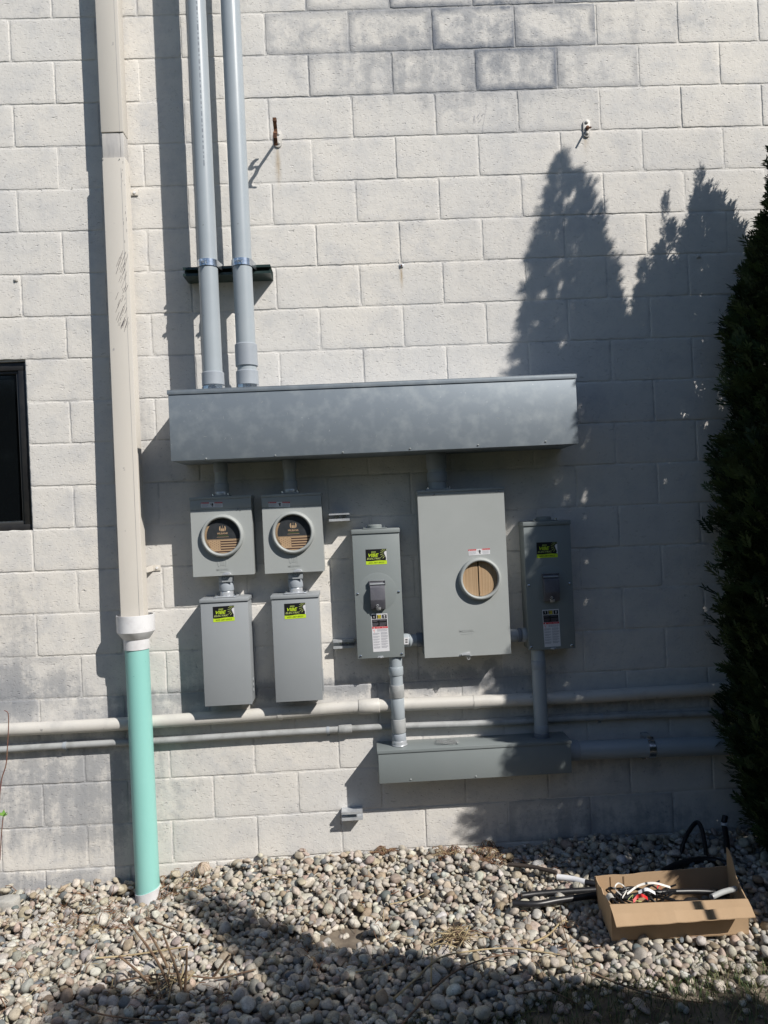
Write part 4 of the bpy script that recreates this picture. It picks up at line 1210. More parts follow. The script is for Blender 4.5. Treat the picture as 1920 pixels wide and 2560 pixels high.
mb = MB(); q = F(1446, 1875, .0775); mb.cyl(P0, (q[0], -.0775, P0[2]), R3 + .0045, M['pvc_mid'], 40, bev=.004); mb.build('adapter', t)
mb = MB(); q = F(1624, 1869, .0775); mb.lathe((q[0] - .016, -.0775, q[2]), (1, 0, 0), [(0, R3 + .001), (0, R3 + .0035), (.032, R3 + .0035), (.032, R3 + .001)], M['zinc'], 40, False)
mb.box(q[0] - .016, q[0] + .016, -.09, -.001, q[2] + R3 + .001, q[2] + R3 + .010, M['zinc'], .002); mb.box(q[0] - .05, q[0] - .018, -.07, -.001, q[2] - R3 - .012, q[2] - R3 - .004, M['green_strut'], .001)
mb.build('strap', t)

# ------------------------------------------------------------------ downspout and drain pipe
def downspout():
    xw = .104
    xr0 = F(303, 200, .105)[0]; xl = xr0 - .1045
    t = thing('downspout', 'beige metal rectangular downspout running down the wall into the green drain pipe', 'downspout', (xl + .05, -.06, 0))
    ztop = ZG + 12 * BH - .05; zk = zat(270, 331, .105); zk2 = zat(270, 396, .105)
    mb = MB(); mb.box(xl, xr0, -.108, -.030, zk, ztop, M['ds'], .004); up = mb.build('upper_section', t)
    gv = MB(); gv.box(xr0 - .0175, xr0 - .0155, -.1087, -.107, zk, ztop, M['ds_dirty']); gv.build('seam', up)
    mb = MB(); mb.box(xl + .002, xr0 - .003, -.1025, -.030, zk2 - .03, zk - .0005, M['ds_dirty'], .003)
    mb.box(xr0 - .0185, xr0 - .0175, -.1030, -.102, zk2, zk, M['scuff'])
    mb.build('elbow', t)
    zb = zat(330, 1545, .13)
    # lower section: leans out and sideways a little on its way down
    xr1 = F(338, 900, .118)[0]; xb1 = F(363, 1500, .142)[0]
    def sec(z):
        k = (zk2 - z) / (zk2 - zb)
        fr = .112 + .030 * k
        xR = xr0 + .0025
        return xR - xw - .002, xR, -fr, -fr + .080
    bm = MB(); n = 24; i_ = bm.mi(M['ds']); rings = []
    for k in range(n + 1):
        z = zk2 + (zb - .03 - zk2) * k / n; a0, a1, b0, b1 = sec(z); c_ = .004
        pts = [(a0 + c_, b0), (a1 - c_, b0), (a1 - .001, b0 + .001), (a1, b0 + c_), (a1, b1 - c_), (a1 - c_, b1), (a0 + c_, b1), (a0, b1 - c_), (a0, b0 + c_), (a0 + .001, b0 + .001)]
        rings.append([bm.bm.verts.new((p[0], p[1], z)) for p in pts])
    for k in range(n):
        for j in range(10):
            f = bm.bm.faces.new([rings[k][j], rings[k][(j + 1) % 10], rings[k + 1][(j + 1) % 10], rings[k + 1][j]])
    f = bm.bm.faces.new(rings[0])
    lo = bm.build('lower_section', t)
    s2 = MB()
    for k in range(n):
        za = zk2 - .05 + (zb - zk2 + .03) * k / n; zb_ = zk2 - .05 + (zb - zk2 + .03) * (k + 1) / n
        A1 = sec(za); B1 = sec(zb_)
        for off, wd in ((.021, .0022),):
            s2.poly([(A1[1] - off, A1[2] - .0006, za), (A1[1] - off + wd, A1[2] - .0006, za), (B1[1] - off + wd, B1[2] - .0006, zb_), (B1[1] - off, B1[2] - .0006, zb_)], M['ds_dirty'])
    s2.build('seam', lo)
    # slanting black scuffs
    sc = MB(); sc.recalc = False; r_ = random.Random(5)
    spots = [(r_.uniform(.0, 1), r_.random()) for _ in range(62)]
    for u, v in spots:
        py = 640 + 190 * v; px = 313 + (py - 640) * .045 - abs(r_.gauss(0, 12)) - 4 * v - u * 6
        if px < 283: continue
        d0 = .112 + .030 * ((zk2 - zat(300, py, .12)) / (zk2 - zb))
        x_, _, z_ = F(px, py, d0); L = r_.uniform(.008, .052) * (1.2 if v < .5 else .8); wdt = r_.uniform(.0005, .0014)
        if x_ > sec(z_)[1] - .005: continue
        dx, dz = L * .42, L
        def yy(zq): return sec(zq)[2] - .0007
        if x_ + dx > sec(z_)[1] - .004: dx = sec(z_)[1] - .004 - x_
        sc.poly([(x_, yy(z_), z_), (x_ + wdt, yy(z_), z_ - wdt), (x_ + dx + wdt, yy(z_ + dz), z_ + dz), (x_ + dx, yy(z_ + dz), z_ + dz + wdt)], M['scuff'])
    for py in range(400, 640, 9):
        if r_.random() < .55: continue
        px = 308 + (py - 400) * .045 + r_.uniform(-7, 1); d0 = .113 + .030 * ((zk2 - zat(300, py, .12)) / (zk2 - zb)); x_, _, z_ = F(px, py, d0); L = r_.uniform(.003, .018)
        sc.poly([(x_, sec(z_)[2] - .0007, z_), (x_ + .0011, sec(z_)[2] - .0007, z_), (x_ + .0016, sec(z_ + L)[2] - .0007, z_ + L), (x_ + .0004, sec(z_ + L)[2] - .0007, z_ + L)], M['scuff'])
    sc.build('scuff_marks', lo)['kind'] = 'stuff'
    for px, py in ((258, 399), (299, 398)):
        screw(px, py, .1127, lo, .0022, M['galv_small'])
    # wall straps
    for (pxa, pya), (pxb, pyb) in (((321, 480), (346, 482)), ((368, 1421), (402, 1419))):
        A1 = F(pxb, pyb, 0.002); z_ = A1[2]; s_ = sec(z_); h = .0135 if pya < 900 else .0135; mb = MB()
        x1 = A1[0]; xm = x1 - .034
        mb.box(xm, x1, -.0062, -.0030, z_ - h, z_ + h, M['ds'], .0006)
        up_ = .045 if pya < 900 else -.004
        mb.prism([(xm, -.0062, z_ - h), (xm, -.0030, z_ - h), (xm, -.0030, z_ + h), (xm, -.0062, z_ + h)], (s_[1] + .001 - xm, -.05, up_), M['ds'])
        mb.cyl((x1 - .017, -.005, z_), (x1 - .017, -.011, z_), .006, M['white_pvc'], 12)
        mb.build('strap', t)
    # white adapter
    xc = (sec(zb)[0] + sec(zb)[1]) / 2 + .003; yc = -.100
    zt = zat(340, 1540, .17); z1 = zat(340, 1584, .17); z2 = zat(340, 1600, .15); z3 = zat(340, 1626, .15)
    ad = thing('drain_adapter', 'white plastic adapter collar joining the beige downspout to the green pipe', 'pipe adapter', (xc, yc, z3))
    mb = MB(18); R = .0855; r = .0585
    mb.lathe((xc, yc, zt), (0, 0, -1), [(0, R), (.001, R + .001), (zt - z1 - .003, R + .001), (zt - z1, R - .001), (zt - z2 - .003, r + .005), (zt - z2 + .001, r), (zt - z3, r), (zt - z3, r - .005), (zt - z1, r - .006), (zt - z1 - .006, R - .004), (.001, R - .004), (0, R)], M['white_pvc'], 64, False)
    mb.build('collar', ad)
    zg = zat(366, 2243, .16)
    pp = thing('drain_pipe', 'mint green plastic drain pipe standing in the gravel under the downspout', 'pipe', (xc, yc, zg))
    mb = MB(); mb.lathe((xc, yc, zg - .03), (0, 0, 1), [(0, .0548), (z3 - zg + .05, .0548)], M['teal'], 64); mb.build('pipe', pp)
    ft = MB()
    n = 48; i_ = ft.mi(M['white_pvc']); ra = [[], []]
    for k in range(n):
        a = 2 * PI * k / n; tilt = .013 * math.cos(a)
        ra[0].append(ft.bm.verts.new((xc + .0585 * math.cos(a), yc + .0585 * math.sin(a), zg + .010 + tilt)))
        ra[1].append(ft.bm.verts.new((xc + .052 * math.cos(a), yc + .052 * math.sin(a), zg - .10)))
    for k in range(n):
        f = ft.bm.faces.new([ra[1][k], ra[1][(k + 1) % n], ra[0][(k + 1) % n], ra[0][k]]); f.smooth = True
    ri = [ft.bm.verts.new((v.co.x + (xc - v.co.x) * .06, v.co.y + (yc - v.co.y) * .06, v.co.z)) for v in ra[0]]
    for k in range(n): ft.bm.faces.new([ra[0][k], ra[0][(k + 1) % n], ri[(k + 1) % n], ri[k]])
    tag(ft.build('foot_collar', pp), 'white plastic collar sunk in the pebbles')


downspout()

# ------------------------------------------------------------------ old hooks and clips on the wall
def rusty_hook():
    bx, _, bz = F(695, 348, 0)
    t = thing('rusty_hook', 'rusty iron hook bracket jutting from the wall right of the tall conduits', 'hook', (bx, 0, bz))
    mb = MB(); mb.prism([(p[0], -.0005, p[1]) for p in stadium(bx - .019, bx + .019, bz - .042, bz + .042)], (0, -.006, 0), M['white_pipe'], .001)
    for q in (-.022, .022): mb.lathe((bx + .004, -.006, bz + q), (0, -1, 0), [(0, .007), (.004, .006), (.006, .002)], M['white_pipe'], 12)
    mb.build('base_plate', t)
    # square arm out from the wall, then an S-shaped strip at its end
    xe, _, ze = F(689, 335, .105)
    mb = MB(); za = bz - .012
    mb.prism([(bx - .006 - .006, -.006, za - .005), (bx - .006 + .004, -.006, za - .005), (bx - .006 + .004, -.006, za + .005), (bx - .006 - .006, -.006, za + .005)], (xe - bx + .006, -.095, -.008), M['rust'])
    mb.build('arm', t)
    zc = za - .008
    S = [(-.100, zc + .052), (-.118, zc + .060), (-.134, zc + .055), (-.132, zc + .042), (-.116, zc + .034), (-.104, zc + .022), (-.098, zc + .004), (-.110, zc - .008), (-.132, zc - .010), (-.142, zc - .022), (-.138, zc - .040), (-.124, zc - .056), (-.118, zc - .066)]
    mb = MB(); w_ = .0085
    for i in range(len(S) - 1):
        (y0, z0), (y1, z1) = S[i], S[i + 1]; dy, dz = y1 - y0, z1 - z0; L = math.hypot(dy, dz); ny, nz_ = -dz / L * .0022, dy / L * .0022
        y1 += dy / L * .001; z1 += dz / L * .001
        mb.prism([(xe - w_, y0 - ny, z0 - nz_), (xe - w_, y1 - ny, z1 - nz_), (xe - w_, y1 + ny, z1 + nz_), (xe - w_, y0 + ny, z0 + nz_)], (2 * w_, 0, 0), M['rust'])
    mb.build('hook', t)


rusty_hook()


def eye_bracket():
    bx, _, bz = F(1466, 322, 0)
    t = thing('eye_bracket', 'white painted oval bracket with two bolts and a thin rod, upper right of the wall', 'bracket', (bx, 0, bz))
    mb = MB(); mb.prism([(p[0], -.0005, p[1]) for p in stadium(bx - .017, bx + .017, bz - .044, bz + .044)], (0, -.008, 0), M['white_pipe'], .0015)
    for q in (-.026, .028): mb.lathe((bx, -.008, bz + q), (0, -1, 0), [(0, .009), (.003, .009), (.006, .006), (.008, .001)], M['white_pipe'], 12)
    mb.build('base_plate', t)
    mb = MB(); mb.cyl((bx, -.008, bz - .002), (bx + .003, -.058, bz - .022), .0045, M['rust'], 10)
    mb.lathe((bx + .002, -.010, bz - .001), (0, -1, 0), [(0, .010), (.006, .010), (.008, .007)], M['rust'], 10)
    mb.build('rod', t)


eye_bracket()
for px, py, lab, m_ in ((1003, 655, 'small bright metal clip with a rust stain below it, mid upper wall', 'galv_small'), (40, 690, 'small paint-covered clip at the left edge of the upper wall', 'white_pipe'),
                        (1745, 632, 'small painted U clip on the wall in the shadow of the conifer', 'white_pipe')):
    x, _, z = F(px, py, 0); mb = MB()
    mb.lathe((x, -.0008, z + .014), (0, 0, -1), [(0, .011), (.028, .011)], M[m_], 16, True, (PI, 2 * PI))
    mb.lathe((x - .001, -.0008, z + .015), (0, 0, -1), [(0, .0125), (.007, .0125), (.007, .011)], M[m_], 16, True, (PI, 2 * PI))
    mb.box(x - .0095, x + .0095, -.006, -.0006, z - .027, z - .012, M[m_], .001)
    mb.cyl((x, -.005, z - .020), (x, -.010, z - .020), .0045, M['rust' if px == 1003 else m_], 8)
    tag(mb.build('wall_clip', origin=(x, 0, z)), lab, 'clip')

# ------------------------------------------------------------------ ground and pebbles
def surf(x, y):
    """height of the pebble surface"""
    x = np.asarray(x, float); y = np.asarray(y, float)
    hw = np.interp(x, [-1.5, -.2, .45, .75, 1.0, 1.5, 1.9, 2.6, 3.0, 5], [-.045, -.040, -.030, .010, .040, .050, .030, .040, .050, .05])
    h = -.012 + (hw + .012) * np.exp(-((-y) / .55) ** 2)
    h = h + .010 * np.sin(x * 3.1 + 1) * np.sin(y * 4.3 + .5) + .006 * np.sin(x * 7.7) * np.cos(y * 6.1)
    hx, hy, _ = HOLE
    q = ((x - hx) / .17) ** 2 + ((y - hy) / .13) ** 2
    return h - .045 * np.exp(-q ** 1.5) - .085 * np.exp(-(((x - .515) / .12) ** 2 + ((y + .17) / .085) ** 2))


HOLE = G(868, 2335, 0.0)
def build_ground():
    nxy = 260
    xs = np.concatenate([[-80, -30, -10, -4], np.linspace(-1.6, 5.2, nxy), [9, 20, 50, 90]]); ys = np.concatenate([[-120, -50, -20, -8, -4, -3], np.linspace(-2.4, .18, 110)])
    X, Y = np.meshgrid(xs, ys); Z = surf(np.clip(X, -1.5, 5), np.clip(Y, -2.4, 0)) - .026
    rs = np.random.RandomState(4); Z += rs.normal(0, .0015, Z.shape)
    hx, hy, _ = HOLE; Z += .016 * np.exp(-(((X - hx) / .13) ** 2 + ((Y - hy) / .10) ** 2) ** 2)
    idx = np.arange(X.size).reshape(X.shape); Q = np.stack([idx[:-1, :-1], idx[:-1, 1:], idx[1:, 1:], idx[1:, :-1]], -1).reshape(-1, 4)
    o = np_mesh('ground', np.stack([X.ravel(), Y.ravel(), Z.ravel()], 1), Q, M['ground']); tag(o, kind='structure')
    return o


build_ground()
PAL = np.array([(.47, .43, .365), (.53, .50, .44), (.42, .365, .29), (.36, .345, .31), (.28, .27, .24), (.15, .165, .17), (.36, .285, .235), (.30, .24, .17), (.57, .55, .51), (.42, .35, .30)])
PALW = np.array([.30, .15, .16, .12, .06, .04, .05, .05, .03, .04]); PALW /= PALW.sum()


def quad_sphere(n=4):
    V = []; Q = []; key = {}
    def vid(p):
        q = tuple(np.round(p, 5))
        if q not in key: key[q] = len(V); V.append(np.array(p) / np.linalg.norm(p))
        return key[q]
    for ax in range(3):
        for s in (-1, 1):
            g = np.tan(np.linspace(-PI / 4, PI / 4, n + 1))
            for i in range(n):
                for j in range(n):
                    c = []
                    for a, b in ((i, j), (i + 1, j), (i + 1, j + 1), (i, j + 1)):
                        p = [0, 0, 0]; p[ax] = s; p[(ax + 1) % 3] = g[a] ; p[(ax + 2) % 3] = g[b]; c.append(vid(p))
                    Q.append(c if s > 0 else c[::-1])
    return np.array(V), np.array(Q)


def build_pebbles():
    rs = np.random.RandomState(11)
    SV, SQ = quad_sphere(4)
    tmpl = []
    for k in range(28):
        v = SV.copy()
        for _ in range(4):
            dr = rs.normal(size=3); dr /= np.linalg.norm(dr); f = rs.uniform(1.2, 3.2); v = v * (1 + .085 * np.sin(f * (SV @ dr) + rs.uniform(0, 6)))[:, None]
        for _ in range(rs.randint(3, 8)):         # a few worn flats
            dr = rs.normal(size=3); dr /= np.linalg.norm(dr); lim = rs.uniform(.58, .84); ex = np.maximum(v @ dr - lim, 0); v = v - ex[:, None] * dr * .8
        tmpl.append(v)
    cell = .006; X0, X1, Y0, Y1 = -1.15, 4.5, -1.95, .0
    nx, ny = int((X1 - X0) / cell), int((Y1 - Y0) / cell)
    gx = X0 + (np.arange(nx) + .5) * cell; gy = Y0 + (np.arange(ny) + .5) * cell
    GX, GY = np.meshgrid(gx, gy, indexing='ij'); H = surf(GX, GY) - .024
    T = surf(GX, GY)
    V = []; Q = []; Cc = []; n0 = 0
    hx, hy, _ = HOLE
    bxo = (G(1531, 2352, 0), G(1873, 2336, 0))
    N_ = 31000; placed = 0
    for it in range(N_):
        big = it < 260
        s = rs.lognormal(math.log(.0146), .30) if not big else rs.uniform(.026, .036)
        s = min(max(s, .0085), .036)
        best = None
        for c in range(5):
            x = rs.uniform(X0 + .03, X1 - .03); y = rs.uniform(Y0 + .03, Y1 - s * .8)
            q = ((x - hx) / (.115 + .02 * math.sin(7 * math.atan2(y - hy, x - hx)))) ** 2 + ((y - hy) / .085) ** 2
            if q < 1 and rs.rand() < .96: continue
            # grass takes over to the lower right
            gr = (y < -1.02 - .25 * max(0, 2.6 - x) + .05 * math.sin(x * 9)) and x > 1.35
            if gr and rs.rand() < (.93 if y > -1.12 else .975): continue
            i, j = int((x - X0) / cell), int((y - Y0) / cell); lvl = H[i, j] - T[i, j]
            if best is None or lvl < best[0]: best = (lvl, x, y)
        if best is None or best[0] > .002: continue
        _, x, y = best
        ax = np.array([1, rs.uniform(.66, .95), rs.uniform(.42, .78)]) * s
        yaw = rs.uniform(0, 2 * PI); tx, ty = rs.normal(0, .38, 2)
        cy_, sy_ = math.cos(yaw), math.sin(yaw); Rz = np.array([[cy_, -sy_, 0], [sy_, cy_, 0], [0, 0, 1]])
        Rx = np.array([[1, 0, 0], [0, math.cos(tx), -math.sin(tx)], [0, math.sin(tx), math.cos(tx)]]); Ry = np.array([[math.cos(ty), 0, math.sin(ty)], [0, 1, 0], [-math.sin(ty), 0, math.cos(ty)]])
        v = (tmpl[rs.randint(28)] * ax) @ (Rz @ Rx @ Ry).T
        hz = (v[:, 2].max() - v[:, 2].min()) / 2; rad = (ax[0] + ax[1]) / 2
        k = max(1, int(rad * .62 / cell)); i, j = int((x - X0) / cell), int((y - Y0) / cell)
        i0, i1, j0, j1 = max(i - k, 0), min(i + k + 1, nx), max(j - k, 0), min(j + k + 1, ny)
        base = H[i0:i1, j0:j1]; zc = np.percentile(base, 72) + hz * .80
        K = int(rad / cell) + 1; i0, i1, j0, j1 = max(i - K, 0), min(i + K + 1, nx), max(j - K, 0), min(j + K + 1, ny)
        d2 = ((gx[i0:i1, None] - x) ** 2 + (gy[None, j0:j1] - y) ** 2) / rad ** 2
        top = zc + hz * np.sqrt(np.clip(1 - d2, 0, 1)); H[i0:i1, j0:j1] = np.where(d2 < 1, np.maximum(H[i0:i1, j0:j1], top), H[i0:i1, j0:j1])
        vv = v + np.array([x, y, zc]); vv[:, 1] = np.minimum(vv[:, 1], -.002)
        V.append(vv); Q.append(SQ + n0); n0 += len(SV)
        c = PAL[rs.choice(len(PAL), p=PALW)] * rs.uniform(.86, 1.08) * np.array([1 + rs.normal(0, .03), 1, 1 + rs.normal(0, .04)])
        Cc.append(np.tile(np.append(np.clip(c, 0, .8), 1), (len(SV), 1))); placed += 1
    V = np.concatenate(V); Q = np.concatenate(Q); Cc = np.concatenate(Cc)
    o = np_mesh('pebble_gravel', V, Q, M['pebble'], [('stone', 'FLOAT_COLOR', Cc)]); tag(o, kind='stuff')
    o['label'] = 'grey and beige river pebbles covering the ground at the foot of the wall'; o['category'] = 'gravel'
    print('pebbles', placed)
    return H, (X0, Y0, cell, nx, ny)


HM, HI = build_pebbles()


def hz(x, y):
    i = min(max(int((x - HI[0]) / HI[2]), 1), HI[3] - 2); j = min(max(int((y - HI[1]) / HI[2]), 1), HI[4] - 2)
    return float(HM[i - 1:i + 2, j - 1:j + 2].max())


x, y, _ = G(860, 2330, -.05)
mb = MB(); mb.lathe((x, y, -.055 + .012), (.15, 1, .1), [(-.024, .001), (-.022, .006), (-.012, .0105), (.010, .011), (.020, .007), (.024, .001)], pmat('brick_red_stone', (.36, .15, .10), .8, 0, (.28, .12, .08), 60), 16)
tag(mb.build('pebble', origin=(x, y, -.05)), 'oblong reddish pebble alone in the bare dirt patch', 'pebble')
# flat pale rock at the left edge
rs = random.Random(9); x, y, _ = G(18, 2262, -.02)
mb = MB(); pts = [(-.055, .0), (-.048, .030), (-.01, .045), (.040, .040), (.056, .012), (.046, -.028), (.0, -.040), (-.04, -.030)]
mb.prism([(x + p, y + q, -.045) for p, q in pts], (0, 0, .045 + .01), pmat('pale_rock', (.42, .41, .38), .85, 0, (.30, .29, .27), 30, bump=.6, bs=50), .008)
tag(mb.build('rock', origin=(x, y, -.045)), 'broad flat pale rock at the foot of the wall at the far left', 'rock')

# ------------------------------------------------------------------ cardboard box with cable scraps
def g_of(px, py, z): return Vector(G(px, py, z))


zb = .020
FLb, FRb = g_of(1531, 2352.5, zb), g_of(1873, 2336, zb)
ztp = zat(1523, 2262, -FLb.y)
FLt = Vector((FLb.x, FLb.y, ztp)); FRt = Vector((FRb.x, FRb.y, zat(1877, 2247, -FRb.y)))
BLt = g_of(1486, 2191, ztp); BRt = g_of(1818, 2164, ztp + .005)
BLb = Vector((BLt.x + .012, BLt.y, zb)); BRb = Vector((BRt.x, BRt.y, zb))
BOX = thing('cardboard_box', 'open brown cardboard box full of cable scraps sitting on the pebbles', 'cardboard box', ((FLb + BRb) / 2)[:])
ORG[BOX.name] = Vector(BOX.location)


def ragged(a, b, n, amp, seed):
    r = random.Random(seed); out = []
    for k in range(n + 1):
        t_ = k / n; p = a.lerp(b, t_); out.append(p + Vector((0, 0, r.uniform(-amp, amp) if 0 < k < n else 0)))
    return out


def panel(bot_a, bot_b, top_pts, nrm, name, m=None, th=.0038):
    mb = MB(); pts = [bot_a, bot_b] + top_pts[::-1]
    mb.prism([tuple(p) for p in pts], tuple(Vector(nrm) * th), m or M['kraft']); return mb.build(name, BOX)


panel(FLb, FRb, ragged(FLt, FRt, 8, .0008, 1), (0, 1, 0), 'side_panel')
bt = ragged(BLt, BRt, 14, .0022, 2)
panel(BLb, BRb, bt, (0, -1, 0), 'side_panel')
lt = ragged(FLt, BLt, 9, .004, 3); lt[-1] = BLt + Vector((.004, -.005, .004)); lt[4] += Vector((0, 0, -.012))
panel(FLb + Vector((0, .005, 0)), BLb + Vector((0, -.005, 0)), lt, (1, 0, 0), 'end_panel')
rt = [FRt + Vector((0, .006, 0)), FRt.lerp(BRt, .25) + Vector((0, 0, .004)), FRt.lerp(BRt, .5) + Vector((0, 0, .02)), FRt.lerp(BRt, .7) + Vector((.004, 0, .055)), FRt.lerp(BRt, .8) + Vector((.006, 0, .064)), FRt.lerp(BRt, .86) + Vector((.003, 0, .078)), FRt.lerp(BRt, .93) + Vector((0, 0, .082)), BRt + Vector((.0, -.006, .078))]
panel(FRb + Vector((0, .005, 0)), BRb + Vector((0, -.005, 0)), rt, (-1, 0, 0), 'end_panel')
mb = MB(); mb.prism([tuple(p + Vector((0, 0, .001))) for p in (FLb, FRb, BRb, BLb)], (0, 0, .003), M['kraft']); mb.build('bottom', BOX)
# front flap folded out and down
def flp(px, py, out): return Vector(F(px, py, -(FLb.y) + out))
o1, o2 = flp(1541, 2316, .085), flp(1889, 2292, .085)
mb = MB(); n = 16; row0 = [FLt.lerp(FRt, k / n) + Vector((-.004 if k == 0 else 0, -.001, .001)) for k in range(n + 1)]
rr = random.Random(3); row2 = [o1.lerp(o2, k / n) + Vector((0, 0, rr.uniform(-.0015, .0015))) for k in range(n + 1)]
row1 = [a_.lerp(b_, .5) + Vector((0, 0, .004 + .002 * math.sin(k))) for k, (a_, b_) in enumerate(zip(row0, row2))]
for ra, rb in ((row0, row1), (row1, row2)):
    for k in range(n): mb.prism([tuple(ra[k]), tuple(rb[k]), tuple(rb[k + 1]), tuple(ra[k + 1])], (0, 0, -.0035), M['kraft'])
bmesh.ops.remove_doubles(mb.bm, verts=mb.bm.verts[:], dist=.00005)
mb.build('flap', BOX)
# torn left corner bits: curled paper on the left end
mb = MB()
c0 = FLt.lerp(BLt, .18)
for k in range(7):
    a0, a1 = k / 7 * 2.2, (k + 1) / 7 * 2.2
    p = lambda a, s: c0 + Vector((.012 - .014 * math.cos(a), .035 * s - .02, .002 + .014 * math.sin(a)))
    mb.prism([tuple(p(a0, 0)), tuple(p(a1, 0)), tuple(p(a1, 1)), tuple(p(a0, 1))], (.0006, 0, .0008), M['white_pipe'])
mb.build('torn_liner', BOX)
for f0, f1 in ((.0, .016), (.085, .10)):
    pass
crs = MB()
for q in (.115, .215): crs.box(BLt.x + (BRt.x - BLt.x) * q, BLt.x + (BRt.x - BLt.x) * q + .0022, BLt.y - .0062, BLt.y - .0038, zb + .01, ztp - .003, M['kraft_stripe'])
crs.build('crease', BOX)


def curvepts(ctrl, n=12):
    C = [Vector(c) for c in ctrl]; out = []
    C = [C[0] * 2 - C[1]] + C + [C[-1] * 2 - C[-2]]
    for i in range(1, len(C) - 2):
        for k in range(n):
            t = k / n; p0, p1, p2, p3 = C[i - 1:i + 3]
            out.append(.5 * ((2 * p1) + (p2 - p0) * t + (2 * p0 - 5 * p1 + 4 * p2 - p3) * t * t + (3 * p1 - p0 - 3 * p2 + p3) * t ** 3))
    out.append(C[-2]); return [tuple(p) for p in out]


def cable(label, pts, r, m, cat='cable', name='cable', tip=None, group=None, n=10, seg=16):
    mb = MB(); cp = curvepts(pts, n); mb.tube(cp, r, m, seg)
    if tip is None: return tag(mb.build(name, origin=cp[0]), label, cat, group)
    t = thing(name, label, cat, cp[0], group); mb.build('sheath', t)
    k, mt, rr_ = tip; mb = MB(); mb.tube(cp[:k], r * rr_, mt, seg); mb.build('tape_wrap', t)
    return t


def B(u, v, h):                               # point inside the box: u along, v front to back, h height
    p = FLb.lerp(FRb, u).lerp(BLb.lerp(BRb, u), v); return (p.x, p.y, zb + h)


top = ztp - zb
cable('thick black cable lying along the inside of the box', [B(.02, .35, top * .55), B(.3, .3, top * .62), B(.6, .35, top * .6), B(.95, .4, top * .55)], .012, M['cable'], group='black cables inside the cardboard box')
cable('black cable against the back panel inside the box', [B(.06, .7, top * .5), B(.35, .68, top * .66), B(.7, .72, top * .6), B(.96, .7, top * .5)], .011, M['cable'], group='black cables inside the cardboard box')
cable('tangled thin black cable loop near the left end of the box', [B(.05, .3, top * .5), B(.1, .6, top * .75), B(.22, .75, top * .8), B(.33, .55, top * .78), B(.28, .3, top * .72), B(.14, .3, top * .7), B(.12, .55, top * .78), B(.26, .68, top * .85)], .0065, M['cable'])
cable('grey cut cable end resting over the front edge of the box', [B(.75, .10, top * .98), B(.85, .22, top * .99), B(.97, .38, top * .92)], .0105, M['pvc_old'], tip=(2, M['copper_grey'], 1.04))
for k, (u, v) in enumerate(((.5, .5), (.62, .55), (.72, .45), (.84, .55))):
    cable(['short black cable offcut deep in the middle of the box', 'black cable offcut crossing under the others in the box', 'black cable offcut right of centre in the box', 'black cable offcut at the dark right end of the box'][k],
          [B(u - .1, v - .2, top * .3), B(u, v, top * .48), B(u + .1, v + .2, top * .3)], .011, M['cable'], group='black cable offcuts lying deep in the box')
def strip(label, pts, w_, m, name, cat):
    cp = [Vector(p) for p in curvepts(pts, 8)]; mb = MB()
    for i in range(len(cp) - 1):
        mb.prism([tuple(cp[i]), tuple(cp[i + 1]), tuple(cp[i + 1] + Vector((0, w_ * .5, w_ * .85))), tuple(cp[i] + Vector((0, w_ * .5, w_ * .85)))], (0, .0008, 0), m)
    bmesh.ops.remove_doubles(mb.bm, verts=mb.bm.verts[:], dist=.00005)
    return tag(mb.build(name, origin=tuple(cp[0])), label, cat)


r_ = random.Random(77)
for k in range(7):
    u, v = r_.uniform(.1, .5), r_.uniform(.2, .7)
    cable('thin black wire curled in the tangle at the left half of the box', [B(u + r_.uniform(-.09, .09), min(.85, max(.12, v + r_.uniform(-.3, .3))), top * r_.uniform(.6, .95)) for q in range(5)], .0035, M['cable'], 'wire', 'wire', group='thin black wires tangled in the box', seg=8, n=8)
strip('broad white wire sheath strip arching over the cables in the box', [B(.17, .45, top * .86), B(.27, .52, top * 1.02), B(.38, .52, top * 1.06), B(.50, .5, top * .93)], .008, M['wire_white'], 'wire_strip', 'wire strip')
strip('white strip looping at the left end of the box', [B(.13, .40, top * .85), B(.085, .5, top * 1.0), B(.12, .55, top * 1.10), B(.165, .45, top * 1.0), B(.12, .32, top * .87)], .006, M['wire_white'], 'wire_strip', 'wire strip')
strip('short white strip bent in the middle of the box', [B(.25, .40, top * .90), B(.31, .38, top * 1.0), B(.37, .35, top * .9)], .012, M['tape'], 'wire_strip', 'wire strip')
strip('crumpled red tape near the front of the box', [B(.19, .22, top * .82), B(.23, .26, top * .92), B(.26, .22, top * .97), B(.30, .24, top * .86)], .012, M['wire_red'], 'tape_scrap', 'tape scrap')
strip('small red tape scrap further back in the box', [B(.40, .5, top * .93), B(.42, .52, top * 1.0), B(.43, .48, top * .9)], .008, M['wire_red'], 'tape_scrap', 'tape scrap')
strip('thin yellow-green wire curling among the scraps in the box', [B(.16, .3, top * .85), B(.20, .33, top * .95), B(.19, .26, top * .88), B(.25, .22, top * .84)], .002, M['lime_dull'], 'wire_strip', 'wire strip')


def gp(px, py, h=0.0):
    p = G(px, py, h); return (p[0], p[1], hz(p[0], p[1]) + h * 0 + .004)


def on_ground(pp, lift=.0, z=.02):
    q = [G(px, py, z + .02) for px, py in pp]
    h = sorted(hz(x, y) + lift for x, y, _ in q[:-1]); h = max(z, min(h[-1], z + .03))
    return [(x, y, h) for x, y, _ in q]


